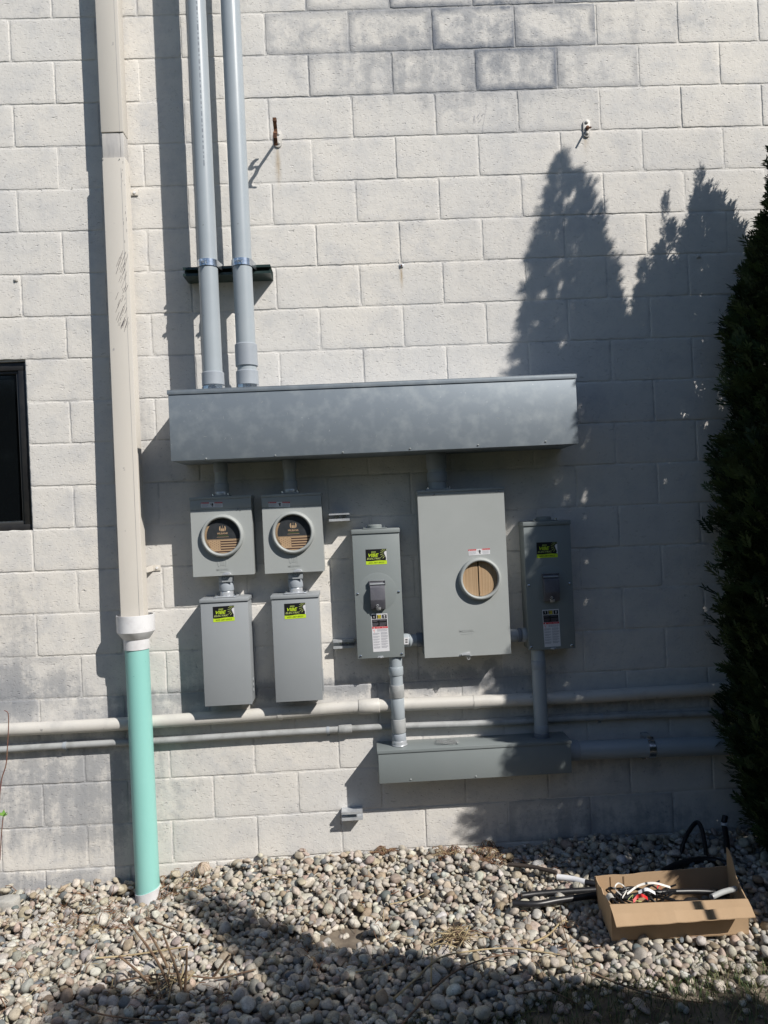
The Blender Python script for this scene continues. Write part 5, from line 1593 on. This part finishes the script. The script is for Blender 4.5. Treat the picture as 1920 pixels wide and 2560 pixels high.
cable('black cable with its end bound in white tape, poking out left of the cardboard box', on_ground([(1392, 2181), (1430, 2186), (1463, 2194), (1500, 2200)], .009, .05), .0125, M['cable'], tip=(21, M['tape'], 1.05))
cable('upper of two thick black cables lying on the pebbles left of the cardboard box', on_ground([(1304, 2233), (1345, 2228), (1410, 2223), (1500, 2217)], .009, .028), .013, M['cable'])
cable('lower of two thick black cables lying on the pebbles left of the cardboard box', on_ground([(1281, 2260), (1340, 2262), (1400, 2252), (1500, 2238)], .009, .028), .013, M['cable'])
cable('dark weathered stick lying left of the white-tipped cable', on_ground([(1272, 2162), (1330, 2168), (1392, 2183)], .009, .05), .009, pmat('dark_wet_stick', (.04, .03, .025), .7), 'stick', 'stick')
# big cable bundle behind the box, in deep shade
def BC(px, py, d): return F(px, py, d)
cable('thick black cable arching up against the wall behind the box', [BC(1690, 2185, .30), BC(1712, 2100, .18), BC(1738, 2058, .12), BC(1752, 2066, .14), BC(1762, 2110, .22), BC(1768, 2170, .35)], .010, M['cable'])
cable('black cable lying in a low curve behind the box', [BC(1640, 2190, .40), BC(1700, 2160, .34), BC(1770, 2150, .32), BC(1830, 2165, .36)], .016, M['cable'])
cable('black cable leaning up with a white tape ring near the conifer', [BC(1813, 2040, .10), BC(1810, 2060, .12), BC(1815, 2090, .17), BC(1820, 2150, .30)], .0135, M['cable'])
x, y, z = BC(1811, 2062, .125); mb = MB(); mb.cyl((x - .0005, y - .001, z - .016), (x, y, z + .010), .0150, M['tape'], 18); tag(mb.build('tape_ring', origin=(x, y, z)), 'white tape ring wrapped round the leaning black cable', 'tape')

# clear plastic scrap on the small wireway
mb = MB(); zt = LWR[3]; r_ = random.Random(6); base = [F(1092, 1852, .12), F(1150, 1850, .13), F(1142, 1838, .06), F(1088, 1840, .05)]
gx = [[Vector(base[0]).lerp(Vector(base[1]), i / 6).lerp(Vector(base[3]).lerp(Vector(base[2]), i / 6), j / 4) for i in range(7)] for j in range(5)]
for row in gx:
    for v in row: v.z = zt + .003 + r_.uniform(0, .012)
vv = [[mb.bm.verts.new(v) for v in row] for row in gx]; mb.mi(M['clear'])
for j in range(4):
    for i in range(6): mb.bm.faces.new([vv[j][i], vv[j][i + 1], vv[j + 1][i + 1], vv[j + 1][i]])
tag(mb.build('plastic_scrap', origin=base[0]), 'crumpled clear plastic scrap lying on top of the small wireway', 'plastic scrap')

# ------------------------------------------------------------------ twigs, stumps, saplings, grass
def twig(label, pp, r, m, h=None, name='twig', cat='twig'):
    pts = []
    for k, (px, py) in enumerate(pp):
        x, y, _ = G(px, py, .012); pts.append((x, y, hz(x, y) + .003 + (h[k] if h else 0)))
    mb = MB(80); cp = curvepts(pts, 6); mb.tube(cp, [r * (1 - .5 * i / len(cp)) for i in range(len(cp))], m, 6)
    return tag(mb.build(name, origin=pts[0]), label, cat)


twig('long pale curved twig sweeping across the gravel at the lower middle', [(985, 2520), (1040, 2460), (1100, 2432), (1180, 2402), (1280, 2385), (1400, 2395)], .0042, M['straw'], [.02, .035, .03, .02, .02, 0])
twig('long brown twig crossing low from the shade at the bottom', [(1000, 2560), (1120, 2480), (1220, 2425), (1290, 2405)], .004, M['twig'], [.01, .02, .03, .01])
twig('pale twig standing out of the dry tuft in the middle', [(1078, 2470), (1080, 2420), (1088, 2380)], .0035, M['straw'], [.0, .03, .06])
twig('thin branched brown twig left of the cardboard box', [(1435, 2425), (1428, 2390), (1405, 2330), (1400, 2280)], .003, M['twig'], [.0, .015, .02, .01])
twig('pale broken twig lying in front of the lower black cable', [(1325, 2375), (1370, 2345), (1405, 2325), (1420, 2315)], .0045, M['straw'], [.0, .01, .015, .01])
twig('thin twig lying in the shade at the bottom right', [(1290, 2500), (1370, 2488), (1450, 2492)], .004, M['twig'], [.01, .015, .01])
twig('straight thin twig near the bottom right corner', [(1480, 2438), (1560, 2458), (1660, 2475), (1780, 2480)], .004, M['twig'], [.01, .012, .01, .0])
twig('thin dry stalk leaning against the foot of the wall', [(1072, 2160), (1090, 2130), (1103, 2095)], .0022, M['twig'], [.0, .03, .08])
twig('slender dry stalk lying across the pebbles at the left middle', [(600, 2245), (660, 2232), (740, 2215)], .0024, M['straw'], [.0, .008, .0])
twig('thin brown twig lying along the bottom left edge', [(190, 2520), (260, 2545), (400, 2552), (520, 2530)], .0035, M['twig'], [.01, .015, .01, .0])
twig('short pale twig on the lit pebbles at the lower middle', [(890, 2440), (940, 2425), (975, 2412)], .003, M['straw'], [.0, .008, .0])
twig('pale bent stalk near the bare dirt patch', [(975, 2280), (1020, 2268), (1060, 2252)], .0028, M['straw'], [.0, .01, .01])


def clump(label, px, py, n, hgt, spread, mats, seed, rr=.003, lying=14):
    x, y, _ = G(px, py, .01); z = hz(x, y) - .015; r_ = random.Random(seed)
    t = thing('dry_shrub_stump', label, 'shrub', (x, y, z)); 
    for k in range(n):
        a = r_.uniform(0, 2 * PI); L = hgt * r_.uniform(.5, 1.1); s = spread * r_.uniform(.2, 1); b = Vector((x + r_.uniform(-.02, .02), y + r_.uniform(-.02, .02), z))
        e = b + Vector((math.cos(a) * s, math.sin(a) * s, L)); m_ = (b + e) / 2 + Vector((r_.uniform(-.02, .02), r_.uniform(-.02, .02), .01))
        mb = MB(); cp = curvepts([b, m_, e], 5); mb.tube(cp, [rr * r_.uniform(.8, 1.2) * (1 - .4 * i / len(cp)) for i in range(len(cp))], r_.choice(mats), 6); mb.build('stem', t)
    mb = MB()
    for k in range(lying):
        a = r_.uniform(0, 2 * PI); L = r_.uniform(.05, .17); c = Vector((x + r_.uniform(-.06, .06), y + r_.uniform(-.05, .05), 0)); p = [c - Vector((math.cos(a), math.sin(a), 0)) * L / 2, c, c + Vector((math.cos(a), math.sin(a), 0)) * L / 2]
        pts = [(q.x, q.y, hz(q.x, q.y) + r_.uniform(.002, .02)) for q in p]
        mb.tube(curvepts(pts, 4), r_.uniform(.0012, .0025), r_.choice(mats), 5)
    o = mb.build('litter', t); o['kind'] = 'stuff'
    return t


S1 = clump('cut shrub stump with long bare upright canes on the left gravel', 425, 2475, 4, .12, .10, [M['twig'], M['straw']], 3)
for pts_ in ([(425, 2470), (385, 2390), (320, 2302)], [(455, 2478), (440, 2420), (408, 2335)], [(462, 2480), (466, 2420), (467, 2372)], [(380, 2460), (340, 2425), (297, 2390)], [(420, 2420), (395, 2370), (372, 2330)], [(530, 2440), (560, 2405), (575, 2385)]):
    b = G(*pts_[0], .01); z0 = hz(b[0], b[1]); d0 = -b[1]
    pts = [(b[0], b[1], z0 - .01)] + [F(px, py, d0 + .02 * (k + 1)) for k, (px, py) in enumerate(pts_[1:])]
    mb = MB(); cp = curvepts(pts, 6); mb.tube(cp, [.0052 * (1 - .35 * i / len(cp)) for i in range(len(cp))], M['twig'], 7); mb.build('cane', S1)
for pts_, m_ in (([(240, 2405), (330, 2388), (470, 2380)], 'straw'), ([(300, 2465), (420, 2450), (540, 2445), (640, 2432)], 'twig'), ([(365, 2310), (410, 2318), (465, 2342)], 'twig'), ([(350, 2440), (380, 2450), (470, 2450)], 'straw')):
    pts = []
    for px, py in pts_:
        x, y, _ = G(px, py, .02); pts.append((x, y, hz(x, y) + .012))
    mb = MB(); mb.tube(curvepts(pts, 6), .0032, M[m_], 6); mb.build('cane', S1)
S2 = clump('straw coloured dead grass tuft with cut stems in the lower middle', 1140, 2360, 46, .055, .075, [M['straw'], M['straw'], M['twig']], 8, .0022, 30)

# young stem with leaves at the left edge
t = thing('sapling', 'thin reddish sapling with fresh green leaves at the left edge', 'sapling', F(3, 2110, .62))
pts = [F(px, py, .62) for px, py in ((-10, 2230), (-4, 2050), (2.5, 1957), (15, 1912), (19, 1861), (21.5, 1811), (20, 1783), (11, 1776))]
mb = MB(); cp = curvepts(pts, 6); mb.tube(cp, [.0028 * (1 - .45 * i / len(cp)) for i in range(len(cp))], M['redstem'], 7); mb.build('stem', t)
mb = MB(); mb.tube(curvepts([F(0, 2150, .64), F(2.5, 2099, .64), (F(6, 2060, .64)), F(8, 2040, .64)], 5), .002, M['redstem'], 6); mb.build('stem', t)
r_ = random.Random(12)
for k in range(9):
    b = Vector(F(7, 2040, .64)); a = r_.uniform(0, 2 * PI); up = r_.uniform(.2, 1.2); L = r_.uniform(.018, .032); dr = Vector((math.cos(a), math.sin(a), up)).normalized(); sd = dr.cross(Vector((0, 0, 1))).normalized() * L * .28
    mb = MB(); mid = b + dr * L * .5 + Vector((0, 0, -.002)); mb.poly([tuple(b), tuple(mid + sd), tuple(b + dr * L), tuple(mid - sd)], M['leaf']); mb.build('leaf', t)


def grass():
    rs = np.random.RandomState(21); V = []; Q = []; T = []; n0 = 0
    n = 16000
    for k in range(n):
        x = rs.uniform(1.2, 4.4); y = rs.uniform(-1.9, -.85)
        lim = -1.00 - .22 * max(0, 2.6 - x) + .05 * math.sin(x * 9)
        if y > lim + rs.exponential(.05) * (rs.rand() < .5): continue
        L = rs.uniform(.018, .055); a = rs.uniform(0, 2 * PI); ln = rs.uniform(.3, 1.6); w_ = rs.uniform(.0009, .002)
        b = np.array([x, y, float(surf(x, y)) - .02]); d = np.array([math.cos(a), math.sin(a), 0]); sd = np.array([-math.sin(a), math.cos(a), 0]) * w_
        m_ = b + d * L * ln * .35 + np.array([0, 0, L * .7]); e = b + d * L * ln + np.array([0, 0, L * .95])
        V += [b - sd, b + sd, m_ + sd * .8, m_ - sd * .8, e + sd * .1, e - sd * .1]; Q += [[n0, n0 + 1, n0 + 2, n0 + 3], [n0 + 3, n0 + 2, n0 + 4, n0 + 5]]; n0 += 6
        T += [rs.rand() ** 2.5] * 6
    o = np_mesh('grass', np.array(V), np.array(Q), M['grass'], [('tone', 'FLOAT', np.array(T))]); tag(o, kind='stuff')
    o['label'] = 'short dark green grass creeping into the pebbles at the lower right'; o['category'] = 'grass'


grass()


def litter():
    rs = random.Random(31); mb = MB()
    spots = [((1090, 1150), (2150, 2170)), ((1180, 1260), (2120, 2180)), ((930, 990), (2150, 2162)), ((100, 330), (2225, 2330)), ((380, 520), (2180, 2240)), ((0, 640), (2200, 2560)), ((640, 1500), (2160, 2440))]
    for k in range(1500):
        (a, b), (c, d) = spots[rs.choice((0, 1, 1, 2, 3, 4, 5, 5, 6, 6))]
        x, y, _ = G(rs.uniform(a, b), rs.uniform(c, d), .01)
        if y > -.012: continue
        an = rs.uniform(0, 2 * PI); L = rs.uniform(.008, .05); dx, dy = math.cos(an) * L / 2, math.sin(an) * L / 2
        if y + abs(dy) > -.006: continue
        p = [(x - dx, y - dy, hz(x - dx, y - dy) + .001), (x, y, hz(x, y) + .003), (x + dx, y + dy, hz(x + dx, y + dy) + .001)]
        mb.tube(p, rs.uniform(.0006, .0016), M[rs.choice(('brown_litter', 'twig', 'straw', 'brown_litter'))], 4)
    o = mb.build('plant_litter'); tag(o, 'scattered brown needles and bits of dry stem among the pebbles', 'plant litter', kind='stuff')


litter()

# ------------------------------------------------------------------ arborvitae trees (a row at right angles to the wall)
def spray_template(L=.085, seed=0):
    """a flat fan of scaly leaf twigs in the local x (side) / z (out) plane, as quads"""
    r = random.Random(seed); V = []; Q = []
    def blade(p, dr, l, w_):
        p = np.array(p); dr = np.array(dr) / np.linalg.norm(dr); sd = np.array([dr[2], 0, -dr[0]]) * w_; n = len(V)
        bulge = np.array([0, r.uniform(-.25, .25) * l, 0])
        V.extend([p - sd * .5, p + dr * l * .45 - sd + bulge * .5, p + dr * l + bulge, p + dr * l * .45 + sd + bulge * .5]); Q.append([n, n + 1, n + 2, n + 3])
    blade((0, 0, 0), (0, 0, 1), L, L * .05)
    for k in range(6):
        t = .12 + k * .145
        for s in (-1, 1):
            l = L * (.52 - .32 * abs(t - .35)) * r.uniform(.75, 1.15)
            q = (s * .0, 0, L * t); dr = (s * r.uniform(.55, .95), 0, 1)
            blade(q, dr, l, L * .055)
            if k < 4:
                d_ = np.array(dr) / np.linalg.norm(dr); blade(np.array(q) + d_ * l * .45, (s * .1, 0, 1), l * .45, L * .04)
    return np.array(V), np.array(Q)


def arborvitae(x, y, H, prof, nspr, label, seed, size=1.0, ymax=None, leaders=(), group='row of arborvitae trees', lump=.10, xlim=None):
    rs = np.random.RandomState(seed); zt = np.array([p[0] for p in prof]); rr = np.array([p[1] for p in prof])
    t = thing('arborvitae_tree', label, 'tree', (x, y, -.05), group)
    ph = rs.uniform(0, 6.28, 8)
    def rad(dz, th):
        r = np.interp(dz, zt, rr); bias = 1.3 if ymax is not None else 0
        n = np.sin(th * 3 + ph[0] + dz * 2.3) * np.sin(dz * 5.1 + ph[1]) + .8 * np.sin(th * 5 + ph[2] - dz * 4.1) * np.sin(dz * 9.0 + ph[3]) + .6 * np.sin(th * 8 + ph[4]) * np.sin(dz * 15 + ph[5])
        return np.maximum(r * (1 + lump * (n - bias)) + .03 * lump * 10 * n * .25, .012)
    area = np.interp(np.linspace(0, H, 200), zt, rr); cdf = np.cumsum(area + .02); cdf /= cdf[-1]
    dz = np.interp(rs.rand(nspr), cdf, np.linspace(0, H, 200)); th = rs.uniform(0, 2 * PI, nspr)
    inner = rs.rand(nspr) < .27
    depth = np.where(inner, rs.uniform(.25, .85, nspr), 1 - rs.beta(1.2, 6, nspr) * .5 + (rs.rand(nspr) < .09) * rs.uniform(.02, .16, nspr))
    R = rad(dz, th) * depth
    P = np.stack([x + R * np.cos(th), y + R * np.sin(th), H - dz], 1)
    for (lx, ly, lz, lh, lr, ln) in leaders:   # extra pointed leaders: base centre, top height, height, radius, sprays
        u = rs.rand(ln) ** .8; a = rs.uniform(0, 2 * PI, ln); q = lr * u * np.sqrt(rs.rand(ln))
        P = np.concatenate([P, np.stack([lx + q * np.cos(a), ly + q * np.sin(a), lz - lh * u], 1)]); th = np.concatenate([th, a]); dz = np.concatenate([dz, lh * u]); inner = np.concatenate([inner, np.zeros(ln, bool)])
    keep = (P[:, 2] > .02)
    if ymax is not None: keep &= P[:, 1] < ymax
    P = P[keep]; th = th[keep]; dz = dz[keep]; inner = inner[keep]; n = len(P)
    T = [spray_template(.085 * size, k) for k in range(5)]
    outw = np.stack([np.cos(th), np.sin(th), np.zeros(n)], 1)
    up = np.where(inner, rs.uniform(-.5, 1.5, n), rs.uniform(.5, 1.7, n)) + np.clip(1 - dz / .5, 0, 1) * 2.2
    D = outw + rs.normal(0, .38, (n, 3)); D[:, 2] += up; D /= np.linalg.norm(D, axis=1)[:, None]
    tmp = rs.normal(0, 1, (n, 3)); S = np.cross(D, tmp); S /= np.linalg.norm(S, axis=1)[:, None]; Nn = np.cross(D, S)
    sc = rs.uniform(.65, 1.3, n) * np.where(inner, 1.25, 1) * np.clip(.55 + dz / .7, .55, 1)
    Vs = []; Qs = []; Ts = []; n0 = 0; which = rs.randint(0, 5, n)
    for k in range(5):
        ii = np.where(which == k)[0]; tv, tq = T[k]
        v = P[ii][:, None] + sc[ii][:, None, None] * (tv[None, :, 0, None] * S[ii][:, None] + tv[None, :, 1, None] * Nn[ii][:, None] + tv[None, :, 2, None] * D[ii][:, None])
        Vs.append(v.reshape(-1, 3)); Qs.append((tq[None] + (np.arange(len(ii)) * len(tv))[:, None, None] + n0).reshape(-1, 4)); n0 += len(ii) * len(tv)
        Ts.append(np.repeat(np.clip(rs.normal(.45, .25, len(ii)), 0, 1), len(tv)))
    V = np.concatenate(Vs)
    if ymax is not None: V[:, 1] = np.minimum(V[:, 1], -.004)
    np_mesh('crown', V, np.concatenate(Qs), M['foliage'], [('tone', 'FLOAT', np.concatenate(Ts))], True, t, (x, y, -.05))
    mb = MB(); mb.tube([(x + .01 * math.sin(k), y + .01 * math.cos(k * 2), -.05 + (H * .93) * k / 8) for k in range(9)], [.055 * (1 - .85 * k / 8) for k in range(9)], M['bark'], 10); mb.build('trunk', t)
    for k in range(14):
        r_ = random.Random(seed * 50 + k); z0 = r_.uniform(.15, H * .8); a = r_.uniform(0, 2 * PI); L = float(np.interp(H - z0, zt, rr)) * .75
        e = (x + math.cos(a) * L, y + math.sin(a) * L, z0 + L * 1.1)
        if ymax is not None and e[1] > ymax - .02: continue
        mb = MB(); mb.tube(curvepts([(x, y, z0), (x + math.cos(a) * L * .6, y + math.sin(a) * L * .6, z0 + L * .35), e], 4), [.014 * (1 - .07 * i) for i in range(9)], M['bark'], 6); mb.build('limb', t)
    return t


PB = [(0, .01), (.12, .05), (.3, .12), (.51, .17), (.83, .30), (1.16, .40), (1.37, .44), (1.6, .38), (1.84, .50), (2.21, .54), (2.34, .46), (2.45, .52), (2.74, .47), (3.12, .53), (3.3, .44), (3.55, .36)]
PA = [(0, .008), (.2, .05), (.3, .06), (.54, .09), (.78, .13), (1.37, .20), (1.7, .215), (2.05, .24), (2.7, .35), (3.3, .32), (3.9, .24), (4.8, .2)]
PC = [(0, .01), (.1, .03), (.25, .045), (.5, .06), (.65, .09), (.9, .16), (1.3, .28), (2.2, .42), (3.7, .40)]
PD = [(0, .01), (.3, .16), (.6, .36), (.9, .55), (1.6, .62), (4.0, .55)]
PE = [(0, .01), (.2, .06), (.43, .13), (1.07, .48), (1.62, .80), (2.2, .92), (2.6, .88)]
arborvitae(3.70, -.36, 3.62, PB, 16500, 'dark green arborvitae conifer standing against the wall at the right edge', 5, .85, -.03,
           [(3.52, -.40, 3.42, .5, .06, 240), (3.62, -.58, 3.56, .6, .08, 330), (3.70, -.74, 3.46, .7, .09, 420), (3.72, -.86, 3.30, .7, .09, 380), (3.66, -.50, 3.78, .30, .025, 34), (3.74, -.40, 3.80, .3, .03, 40), (3.70, -.66, 3.62, .25, .022, 26)], lump=.10)
arborvitae(3.78, -1.11, 4.74, PA, 11500, 'slim tall arborvitae, second tree out from the wall, its shadow peaks on the blocks', 6, .85, lump=.14,
           leaders=[(3.78, -.97, 4.22, .9, .08, 420), (3.76, -.86, 3.80, .9, .10, 480)])
arborvitae(3.80, -2.95, 2.62, PE, 15000, 'low wide conical arborvitae, third tree out from the wall', 7, 1.0)
arborvitae(3.80, -3.28, 3.70, PC, 7000, 'narrow tipped arborvitae, fourth tree out from the wall', 8, .9)
arborvitae(3.80, -4.22, 4.05, PD, 8500, 'bushy arborvitae, farthest tree out from the wall', 9, 1.1)


def sky_blocking_hedge():  # out of view behind the camera, added to block low sky and deepen shadows
    """unseen tall evergreens added to hold back sky light; the window pane mirrors them"""
    for k in range(9):
        x = -8.5 + k * 2.3; y = -11.5 + (k % 3) * .5
        arborvitae(x, y, 5.2 + .5 * math.sin(k * 2.1), [(0, .05), (.6, .5), (1.5, 1.0), (3, 1.35), (5.6, 1.35)], 1500, 'tall dark evergreen in the unseen far hedge added to cut the sky light', 40 + k, 4.2, group='unseen hedge added across the lawn to cut the sky light')


sky_blocking_hedge()
